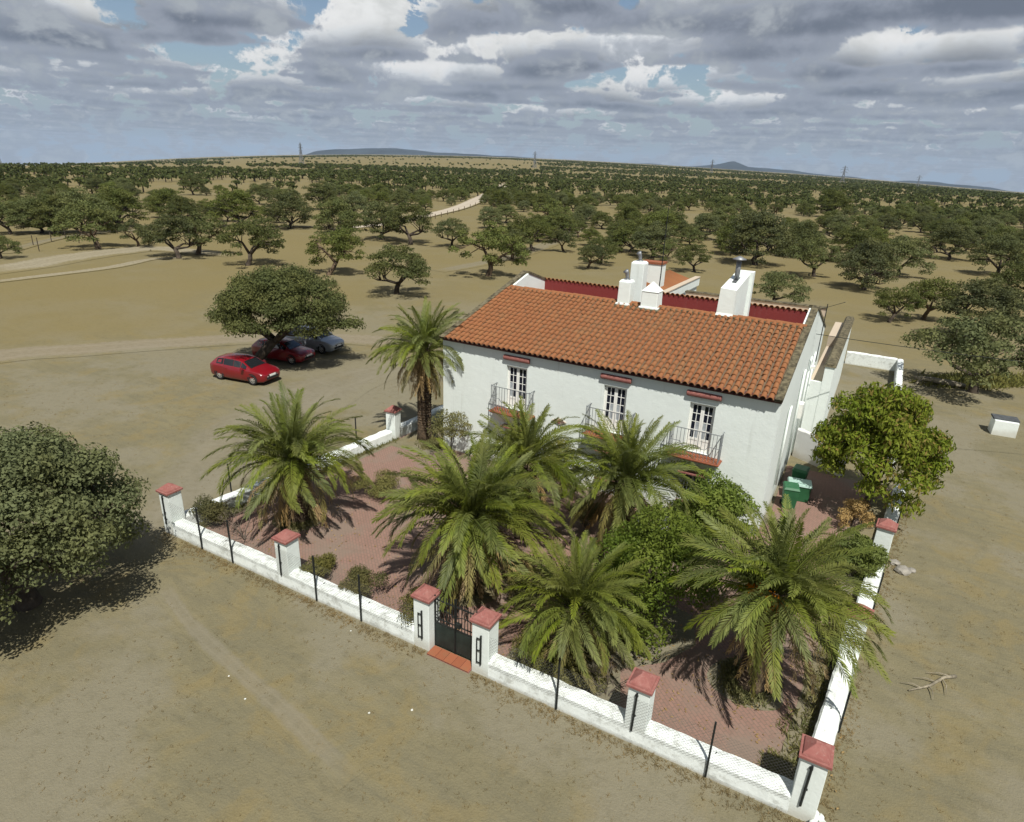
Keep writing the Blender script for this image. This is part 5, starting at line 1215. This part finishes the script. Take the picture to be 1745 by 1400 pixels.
# ------------------------------------------------------------------ cars
def car(loc, rz, paint, st, label, wheel_r=0.335, rim='rim', wb=(0.80, 3.40), half=0.88, rails=False):
    """st: stations along the length (front at high x): (x, z_sill, z_belt, z_top, half width at belt, half width at top)"""
    e = empty("parked_car", loc, rz); n = len(st); rings = []
    for (x, zs, zb, zt, wb_, wt) in st:
        rings.append([(x, 0, zt + 0.015), (x, wt * 0.6, zt + 0.008), (x, wt, zt - 0.035), (x, (wt * 0.25 + wb_ * 0.75), zb + (zt - zb) * 0.12), (x, wb_, zb - 0.03), (x, wb_ + 0.015, (zs + zb) * 0.5), (x, wb_ - 0.01, zs + 0.10), (x, wb_ - 0.06, zs)])
    V = []; k = 8; mb = MB()
    for r in rings: V += r + [(p[0], -p[1], p[2]) for p in r[1:]]
    m = 15; idx = lambda i, j, s: i * m + (j if s > 0 or j == 0 else 7 + j)
    F = []
    for i in range(n - 1):
        for j in range(k - 1):
            for s in (1, -1):
                q = [idx(i, j, s), idx(i + 1, j, s), idx(i + 1, j + 1, s), idx(i, j + 1, s)]; F.append(tuple(q if s > 0 else q[::-1]))
        F.append((idx(i, 7, 1), idx(i + 1, 7, 1), idx(i + 1, 7, -1), idx(i, 7, -1)))
    for i in (0, n - 1): F.append(tuple([idx(i, j, 1) for j in range(8)] + [idx(i, j, -1) for j in range(7, 0, -1)]))
    mb.add(V, F); b = mb.build("body", paint, e, True, 0.0)
    sd = b.modifiers.new("soft", 'BEVEL'); sd.width = 0.02; sd.segments = 2; sd.limit_method = 'ANGLE'; sd.angle_limit = RAD(35)
    def glass(name, i0, i1, j0, j1, sides, a=0.10, c=0.90, d=0.10, f=0.90, mat='car_glass', off=0.012):
        for s in sides:
            P = [Vector(V[idx(i0, j0, s)]), Vector(V[idx(i1, j0, s)]), Vector(V[idx(i1, j1, s)]), Vector(V[idx(i0, j1, s)])]
            bl = lambda u, w: (P[0] * (1 - u) * (1 - w) + P[1] * u * (1 - w) + P[2] * u * w + P[3] * (1 - u) * w)
            q = [bl(a, d), bl(c, d), bl(c, f), bl(a, f)]; nn = (q[1] - q[0]).cross(q[3] - q[0]).normalized()
            if nn.y * s < 0: nn = -nn
            q2 = [p + nn * off for p in q]; MB().add(q + q2, [(4, 5, 6, 7), (0, 1, 5, 4), (1, 2, 6, 5), (2, 3, 7, 6), (3, 0, 4, 7)]).build(name, M[mat], e)
    roofs = [i for i in range(n) if st[i][3] > st[i][2] + 0.3]
    r0, r1 = roofs[0], roofs[-1]
    for q in range(r0, r1): glass("side_window", q, q + 1, 2, 3, (1, -1), 0.02 if q > r0 else 0.12, 0.98 if (q - r0) % 2 else 0.94, 0.10, 0.94)
    glass("side_window", r1, r1 + 1, 2, 3, (1, -1), 0.03, 0.55, 0.10, 0.92)
    for nm, i0, i1 in (("windscreen", r1, r1 + 1), ("rear_window", r0 - 1, r0)):
        A = [Vector(V[idx(i0, 2, -1)]), Vector(V[idx(i0, 2, 1)]), Vector(V[idx(i1, 2, 1)]), Vector(V[idx(i1, 2, -1)])]
        C0 = [Vector(V[idx(i0, 0, 1)]), Vector(V[idx(i1, 0, 1)])]
        def pt(u, w):
            a = A[0].lerp(A[3], w); b2 = A[1].lerp(A[2], w); c2 = C0[0].lerp(C0[1], w); t = a.lerp(b2, u); bulge = (1 - (2 * u - 1) ** 2); t.z += (c2.z - (a.z + b2.z) / 2) * bulge; return t
        G = []; FF = []; w0, w1 = (0.10, 0.93) if nm == "windscreen" else (0.12, 0.88)
        for w in (w0, (w0 + w1) / 2, w1):
            for u in np.linspace(0.06, 0.94, 6): G.append(pt(u, w) + Vector((0.012 if nm == "windscreen" else -0.012, 0, 0.014)))
        for a in range(2):
            for c in range(5): FF.append((a * 6 + c, a * 6 + c + 1, a * 6 + 6 + c + 1, a * 6 + 6 + c))
        MB().add(G, FF).build(nm, M['car_glass'], e, True)
    wx = wb
    for x in wx:
        for s in (1, -1):
            a = empty("wheel", (x, s * (half - 0.09), wheel_r), 0, e); pr = [(0.62, -0.10), (0.62, 0.10), (0.92, 0.105), (1.0, 0.06), (1.0, -0.06), (0.92, -0.10)]
            vv = []; ff = []; seg = 20
            for j in range(seg):
                t = 6.2832 * j / seg
                for (r, y) in pr: vv.append((math.cos(t) * r * wheel_r, y * s, math.sin(t) * r * wheel_r))
            for j in range(seg):
                for q in range(6): ff.append((j * 6 + q, j * 6 + (q + 1) % 6, ((j + 1) % seg) * 6 + (q + 1) % 6, ((j + 1) % seg) * 6 + q))
            MB().add(vv, ff).build("tyre", M['rubber'], a, True)
            rb = MB(); rb.tube([(0, s * 0.055, 0), (0, s * 0.075, 0)], [wheel_r * 0.62, wheel_r * 0.60], 20)
            rb.build("rim_disc", M['rubber'], a)
            sp_ = MB()
            for j in range(7):
                t = 6.2832 * j / 7; c, q = math.cos(t), math.sin(t); R1 = wheel_r * 0.62; w = 0.028
                sp_.add([(c * 0.03 - q * w, s * 0.098, q * 0.03 + c * w), (c * 0.03 + q * w, s * 0.098, q * 0.03 - c * w), (c * R1 + q * w * 1.4, s * 0.088, q * R1 - c * w * 1.4), (c * R1 - q * w * 1.4, s * 0.088, q * R1 + c * w * 1.4)], [(0, 1, 2, 3)])
            sp_.tube([(0, s * 0.08, 0), (0, s * 0.10, 0)], [wheel_r * 0.18] * 2, 10); vv = []; ff = []
            for j in range(20):
                t = 6.2832 * j / 20
                for r in (0.55, 0.64): vv.append((math.cos(t) * r * wheel_r, s * 0.092, math.sin(t) * r * wheel_r))
            for j in range(20): ff.append((2 * j, 2 * j + 1, (2 * j + 3) % 40, (2 * j + 2) % 40))
            sp_.add(vv, ff); sp_.build("rim", M[rim], a)
            arch = MB(); vv = []; ff = []
            for j in range(13):
                t = math.pi * j / 12
                for r in (1.02, 1.20): vv.append((x + math.cos(t) * r * wheel_r, s * (half + 0.012), wheel_r + math.sin(t) * r * wheel_r))
            for j in range(12): ff.append((2 * j, 2 * j + 1, 2 * j + 3, 2 * j + 2))
            arch.add(vv, ff).build("wheel_arch", M['rubber'], e)
    L = st[-1][0]; zs, zb, zt, w_ = st[-1][1], st[-1][2], st[-1][3], st[-1][4]
    for s in (1, -1):
        lx = st[-2][0]; lb = st[-2]
        MB().add([(L - 0.02, s * (w_ * 0.55), zb - 0.02), (L - 0.16, s * (w_ + 0.03), zb - 0.00), (lx - 0.10, s * (lb[4] + 0.025), lb[2] + 0.00), (lx - 0.04, s * (lb[4] + 0.026), lb[2] - 0.11), (L - 0.10, s * (w_ + 0.035), zb - 0.14), (L + 0.018, s * (w_ * 0.58), zb - 0.13),
                  (L - 0.30, s * w_ * 0.5, zb - 0.1)], [(0, 1, 4, 5), (1, 2, 3, 4), (0, 5, 6), (0, 6, 2, 1)]).build("headlight", M['lamp'], e)
        MB().add([(st[0][0] - 0.012, s * st[0][4] * 0.62, st[0][2] - 0.02), (st[0][0] - 0.012, s * st[0][4] * 0.98, st[0][2] - 0.02), (st[0][0] - 0.012, s * st[0][4] * 0.98, st[0][2] - 0.20), (st[0][0] - 0.012, s * st[0][4] * 0.62, st[0][2] - 0.20)], [(0, 1, 2, 3)]).build("tail_light", M['dark_red_car'], e)
        mp = st[r1]; MB().frustum((mp[0] + 0.18, mp[0] + 0.36, min(s * (mp[4] + 0.02), s * (mp[4] + 0.20)), max(s * (mp[4] + 0.02), s * (mp[4] + 0.20)), mp[2] + 0.02), (mp[0] + 0.20, mp[0] + 0.33, min(s * (mp[4] + 0.03), s * (mp[4] + 0.19)), max(s * (mp[4] + 0.03), s * (mp[4] + 0.19)), mp[2] + 0.15)).build("wing_mirror", paint, e, bevel=0.02)
        if rails: MB().tube([(st[r0][0], s * 0.55, st[r0][3] + 0.03), (st[r0][0] + 0.1, s * 0.56, st[r0][3] + 0.09), (st[r1][0] - 0.2, s * 0.56, st[r1][3] + 0.09), (st[r1][0] - 0.1, s * 0.55, st[r1][3] + 0.02)], 0.022, 6).build("roof_rail", M['steel'], e)
        MB().box(st[r0 + 1][0] + 0.15, st[r0 + 1][0] + 0.33, s * (st[r0 + 1][4] + 0.012) - 0.012, s * (st[r0 + 1][4] + 0.012) + 0.012, st[r0 + 1][2] - 0.14, st[r0 + 1][2] - 0.11).build("door_handle", paint, e)
    MB().box(L - 0.05, L + 0.022, -w_ * 0.52, w_ * 0.52, zb - 0.13, zb - 0.03).build("grille", M['rubber'], e)
    MB().box(L - 0.05, L + 0.030, -w_ * 0.75, w_ * 0.75, zs + 0.04, zs + 0.17).build("air_intake", M['rubber'], e)
    MB().box(L, L + 0.040, -0.26, 0.26, zs + 0.19, zs + 0.30).build("number_plate", M['plate'], e)
    MB().tube([(L + 0.01, 0, zb - 0.06), (L + 0.035, 0, zb - 0.06)], 0.062, 14).build("badge", M['rim'], e)
    return tag(e, label, "car", "cars parked under the oak")
HATCH = [(0.0, 0.34, 0.88, 0.90, 0.76, 0.66), (0.10, 0.24, 0.95, 1.06, 0.84, 0.70), (0.50, 0.20, 0.97, 1.38, 0.88, 0.60), (1.15, 0.19, 0.95, 1.46, 0.89, 0.63), (1.95, 0.18, 0.92, 1.46, 0.89, 0.64), (2.50, 0.18, 0.91, 1.38, 0.89, 0.61), (3.25, 0.19, 0.90, 0.98, 0.88, 0.74), (3.80, 0.20, 0.83, 0.89, 0.86, 0.72), (4.10, 0.24, 0.74, 0.78, 0.80, 0.60), (4.22, 0.34, 0.66, 0.68, 0.68, 0.50)]
MPV = [(0.0, 0.36, 0.95, 0.97, 0.76, 0.66), (0.08, 0.26, 1.00, 1.10, 0.84, 0.70), (0.30, 0.22, 1.02, 1.62, 0.88, 0.66), (0.95, 0.21, 1.02, 1.68, 0.89, 0.68), (1.80, 0.20, 1.01, 1.69, 0.89, 0.68), (2.60, 0.20, 1.00, 1.60, 0.89, 0.66), (3.35, 0.21, 0.99, 1.06, 0.88, 0.76), (3.85, 0.22, 0.92, 0.97, 0.86, 0.74), (4.18, 0.26, 0.80, 0.84, 0.80, 0.62), (4.30, 0.36, 0.70, 0.72, 0.68, 0.50)]
def on_wheels(u0, v0, u1, v1, wb):
    """car origin and heading from where its two near wheels touch the ground"""
    a, b = pix(u0, v0)[:2], pix(u1, v1)[:2]; return a, math.atan2(b[1] - a[1], b[0] - a[0])
def put_car(rear, head, paint, st, label, **kw):
    wx = kw.get('wb', (0.80, 3.40)); hw = kw.get('half', 0.88); c, s = math.cos(head), math.sin(head)
    ox = rear[0] - wx[0] * c - s * (hw - 0.09) ; oy = rear[1] - wx[0] * s + c * (hw - 0.09)
    return car((ox, oy, 0.02), head, paint, st, label, **kw)
r1_, h1_ = on_wheels(377, 646, 438, 657, 2.6); put_car(r1_, h1_, M['red_car'], HATCH, "bright red hatchback with silver wheels, nearest of the parked cars")
put_car((-19.15, 5.25), h1_ + 0.02, M['dark_red_car'], HATCH, "dark red hatchback in the oak's shade between the other two cars")
put_car((-19.45, 8.45), h1_ - 0.02, M['silver_car'], MPV, "silver-blue people carrier parked farthest under the oak", rails=True, wheel_r=0.34)

# ------------------------------------------------------------------ small things
def bin_(x, y, rz, label):
    e = empty("wheeled_bin", (x, y, 0.03), rz)
    MB().frustum((-0.24, 0.24, -0.26, 0.26, 0.06), (-0.30, 0.30, -0.33, 0.33, 0.95)).build("tub", M['green_plastic'], e, bevel=0.02)
    MB().frustum((-0.33, 0.33, -0.36, 0.38, 0.952), (-0.27, 0.27, -0.28, 0.34, 1.05)).build("lid", M['green_plastic'], e, bevel=0.02)
    MB().tube([(-0.28, 0.40, 0.92), (0.28, 0.40, 0.92)], 0.018, 6).build("handle", M['green_plastic'], e)
    for s in (-1, 1): MB().tube([(s * 0.25, 0.24, 0.11), (s * 0.31, 0.24, 0.11)], 0.10, 14).build("wheel", M['rubber'], e)
    return tag(e, label, "bin", "green bins beside the house")
bin_(15.75, 2.9, 0.2, "green wheeled bin against the right side wall of the house, nearer one")
bin_(15.9, 5.0, -0.1, "green wheeled bin behind the pale green chest beside the house")
e = empty("storage_chest", (16.0, 4.0, 0.03), 0.15); tag(e, "green garden chest with pale lid between the two bins", "chest")
MB().frustum((-0.42, 0.42, -0.30, 0.30, 0.0), (-0.46, 0.46, -0.34, 0.34, 0.72)).build("body", M['green_plastic'], e, bevel=0.02)
MB().frustum((-0.50, 0.50, -0.38, 0.38, 0.722), (-0.46, 0.46, -0.33, 0.33, 0.82)).build("lid", M['pale_green'], e, bevel=0.02)
e = empty("garden_table", (12.0, -2.5, 0.03)); tag(e, "round white plastic garden table glimpsed behind the middle palm", "table")
MB().tube([(0, 0, 0.70), (0, 0, 0.74)], [0.55, 0.56], 24).build("tabletop", M['plastic_white'], e, True)
for k in range(4): a = k * 1.5708 + 0.78; MB().tube([(math.cos(a) * 0.28, math.sin(a) * 0.28, 0.70), (math.cos(a) * 0.40, math.sin(a) * 0.40, 0.0)], [0.03, 0.022], 6).build("leg", M['plastic_white'], e)
for cx, cy, rz, lab in ((12.9, -2.3, 1.6, "white plastic garden chair right of the round table"), (11.1, -2.2, -1.5, "white plastic garden chair left of the round table")):
    e = empty("garden_chair", (cx, cy, 0.03), rz); tag(e, lab, "chair", "white garden chairs")
    MB().box(-0.24, 0.24, -0.24, 0.24, 0.42, 0.45).build("seat", M['plastic_white'], e, bevel=0.01)
    MB().frustum((-0.24, 0.24, -0.26, -0.22, 0.45), (-0.22, 0.22, -0.34, -0.31, 0.88)).build("backrest", M['plastic_white'], e, bevel=0.01)
    for a, b in ((-1, -1), (-1, 1), (1, -1), (1, 1)): MB().bar((a * 0.21, b * 0.21, 0.42), (a * 0.24, b * 0.24, 0.0), 0.022).build("leg", M['plastic_white'], e)
p = pix(1706, 738); e = empty("well_box", (p[0], p[1], 0), 0.05); tag(e, "small white masonry box with dark slab lid in the right meadow", "box")
MB().frustum((-0.58, 0.58, -0.5, 0.5, -0.1), (-0.56, 0.56, -0.48, 0.48, 0.85)).build("body", M['white'], e, bevel=0.02)
MB().frustum((-0.62, 0.62, -0.30, 0.54, 0.852), (-0.60, 0.60, -0.28, 0.52, 0.93)).build("lid", M['slate'], e)
e = empty("fallen_branch", (20.75, -5.7, 0), 0.9); tag(e, "bleached fallen branch lying on the grass outside the right wall", "branch")
MB().tube([(-1.0, 0.1, 0.05), (-0.3, 0, 0.06), (0.4, 0.08, 0.05), (0.8, 0.0, 0.04)], [0.02, 0.035, 0.045, 0.05], 7).build("limb", M['deadwood'], e, True)
for k in range(5): MB().tube([(-0.6 + k * 0.3, 0.05, 0.06), (-0.75 + k * 0.28, 0.2 * (-1) ** k, 0.12), (-0.95 + k * 0.26, 0.38 * (-1) ** k, 0.06)], [0.02, 0.014, 0.006], 5).build("twig", M['deadwood'], e)
p = pix(1600, 657)
e = empty("dead_log", (p[0], p[1], 0), 0.3); tag(e, "pale dead log lying beside the lopsided oak at right", "log")
MB().tube([(-1.6, 0, 0.45), (-0.6, 0.1, 0.38), (0.6, -0.05, 0.25), (1.6, 0.05, 0.12)], [0.10, 0.18, 0.22, 0.16], 9).build("stem", M['deadwood'], e, True)
MB().tube([(-1.2, 0, 0.4), (-1.5, -0.2, 0.1), (-1.6, -0.25, 0.0)], [0.09, 0.07, 0.05], 7).build("stub", M['deadwood'], e, True)
def rock(x, y, r, label, mat='stone', group="loose stones", flat=0.6):
    rg = np.random.default_rng(int(abs(x * 971 + y * 353)) % 99999); bm = bmesh.new(); bmesh.ops.create_icosphere(bm, subdivisions=2, radius=r)
    for v in bm.verts: v.co = Vector((v.co.x * (1 + rg.normal() * 0.12), v.co.y * (1 + rg.normal() * 0.12), v.co.z * flat * (1 + rg.normal() * 0.1)))
    me = bpy.data.meshes.new("loose_stone"); bm.to_mesh(me); bm.free(); me.materials.append(M[mat]); o = link("loose_stone", me, None, (x, y, r * flat * 0.45)); return tag(o, label, "stone", group)
rock(20.0, 0.1, 0.26, "broken slab of stone on the grass outside the right wall"); rock(19.75, 0.55, 0.18, "smaller broken stone beside the slab outside the right wall"); rock(20.3, 0.35, 0.14, "smallest of three stones outside the right wall")
for (u, v) in ((418, 1191), (390, 1152), (629, 1215), (702, 1210), (598, 1075)):
    p = pix(u, v); rock(p[0], p[1], 0.022 + 0.014 * ((u * 7 + v) % 5) / 5, "small pale pebble on the bare ground in front of the front wall", 'white_worn', "pale pebbles in front of the wall", 0.7)

# wire fence in the left meadow
for i, (u, v, h) in enumerate(((-6, 426, 1.5), (14, 421, 1.5), (33, 430, 1.6), (57, 418, 1.5), (67, 428, 1.9), (88, 412, 1.5), (112, 406, 1.5), (135, 414, 1.5), (165, 402, 1.4), (200, 398, 1.4), (236, 396, 1.4), (275, 394, 1.4), (315, 393, 1.4), (360, 392, 1.4), (405, 391, 1.4), (452, 390, 1.4), (500, 390, 1.4))):
    p = pixt(u, v); o = MB().tube([(0, 0, -0.1), (0.03, 0, h)], 0.06, 5).build("meadow_fence_post", M['bark']); o.location = tuple(p)
    tag(o, f"{ORD[i]} thin post from the left in the wire fence across the left meadow" if u != 67 else "taller dark corner post of the left meadow fence", "post", "meadow fence posts")
mb = MB(); pl = [pixt(u, v) for u, v in ((-6, 426), (57, 418), (112, 406), (165, 402), (236, 396), (315, 393), (405, 391), (500, 390))]
for z in (0.4, 0.8, 1.2):
    mb.tube([(q[0], q[1], q[2] + z) for q in pl], 0.012, 3)
tag(mb.build("wire_fence", M['wire']), "three-strand wire fence crossing the left meadow", "fence")
rl_ = [pixt(u, v) for u, v in ((690, 380), (730, 370), (775, 358), (815, 344))]
for k in range(14):
    t = k / 13 * 3; i = min(int(t), 2); q = rl_[i] + (rl_[i + 1] - rl_[i]) * (t - i)
    o = MB().box(-0.07, 0.07, -0.07, 0.07, -0.1, 1.2).build("road_fence_post", M['bark_pale']); o.location = (q[0] + 3.2, q[1] - 0.6, terr(q[0] + 3.2, q[1] - 0.6)); tag(o, f"{ORD[k]} short pale post from the left along the near side of the gravel road", "post", "posts along the gravel road")
# green reed patch by the lopsided oak
rg = np.random.default_rng(5); sp = []
for _ in range(1200):
    q = pixt(*(np.array([1675, 650]) + [rg.normal() * 40, rg.normal() * 5])); sp.append((q[0], q[1], 0, rg.uniform(0.6, 1.2)))
tufts("reed_patch", sp, 'rosemary', 0.45, 15, "low green patch of reeds behind the lopsided oak at right", "reeds", 5)

# electricity pylons on the horizon
def pylon(u, vtop, dist, H, label):
    rel = math.atan((u - 872.5) / FPX)
    d = (u - 872.5) / FPX * RT - (330 - 700) / FPX * UP + FW; d[2] = 0; d /= np.linalg.norm(d)
    x, y = CAM[0] + d[0] * dist, CAM[1] + d[1] * dist
    e = empty("electricity_pylon", (x, y, terr(x, y) - 1), -0.497 + 0.3); r = 0.30
    leg = MB(); br = MB(); arm = MB(); lv = [(0, 3.6), (0.25, 2.5), (0.5, 1.5), (0.68, 0.9), (0.86, 0.75), (1.0, 0.2)]
    for (a, wa), (b, wb) in zip(lv[:-1], lv[1:]):
        for sx, sy in ((-1, -1), (1, -1), (1, 1), (-1, 1)): leg.bar((sx * wa, sy * wa, a * H), (sx * wb, sy * wb, b * H), r)
        for q in range(4):
            c = ((-1, -1), (1, -1), (1, 1), (-1, 1)); p0, p1 = c[q], c[(q + 1) % 4]
            br.bar((p0[0] * wa, p0[1] * wa, a * H), (p1[0] * wb, p1[1] * wb, b * H), r * 0.6).bar((p1[0] * wa, p1[1] * wa, a * H), (p0[0] * wb, p0[1] * wb, b * H), r * 0.6)
    leg.build("legs", M['steel'], e); br.build("lattice", M['steel'], e)
    for q, w in ((0.68, 5.0), (0.80, 6.5), (0.90, 4.5)):
        m = MB(); m.bar((-w, 0, q * H), (w, 0, q * H), r * 0.8)
        for s in (-1, 1): m.bar((s * w, 0, q * H), (s * 0.8, 0, q * H + 1.8), r * 0.5).bar((s * w, 0, q * H), (s * w, 0, q * H - 1.6), r * 0.5)
        m.build("cross_arm", M['steel'], e)
    return tag(e, label, "pylon", "electricity pylons on the horizon")
pylon(518, 226, 1150, 37, "lattice electricity pylon rising over the left woodland, tallest on the horizon")
pylon(9, 245, 1000, 32, "lattice electricity pylon at the far left edge of the horizon")
pylon(909, 240, 1500, 35, "faint electricity pylon on the horizon above the left chimneys")
pylon(1207, 255, 1700, 36, "faint electricity pylon in front of the pointed hill on the horizon")
pylon(1431, 277, 1300, 33, "electricity pylon above the woodland right of the pointed hill")
pylon(1560, 298, 2000, 32, "smallest electricity pylon near the right end of the horizon")
# overhead cable from the gable out over the right meadow
a = Vector((15.2, 8.4, 6.4)); b = Vector((60.0, 26.0, 7.0)); mb = MB()
mb.tube([a.lerp(b, t) - Vector((0, 0, 5.2 * t * (1 - t))) for t in np.linspace(0, 1, 24)], 0.016, 4)
tag(mb.build("overhead_cable", M['iron']), "thin overhead cable running from the gable to the right over the meadow", "cable")

# ------------------------------------------------------------------ haze
hz = bpy.data.materials.new("haze"); hz.use_nodes = True; ht_ = hz.node_tree; ht_.nodes.clear()
pvn = ht_.nodes.new('ShaderNodeVolumePrincipled'); pvn.inputs['Color'].default_value = (0.62, 0.78, 1.0, 1); pvn.inputs['Density'].default_value = 2.6e-5; pvn.inputs['Anisotropy'].default_value = 0.0
ho = ht_.nodes.new('ShaderNodeOutputMaterial'); ht_.links.new(pvn.outputs[0], ho.inputs['Volume'])
HAZE = True
if HAZE:
    o = MB().box(-16500, 16500, -16500, 16500, -620, 420).build("haze", hz); tag(o, kind='stuff')
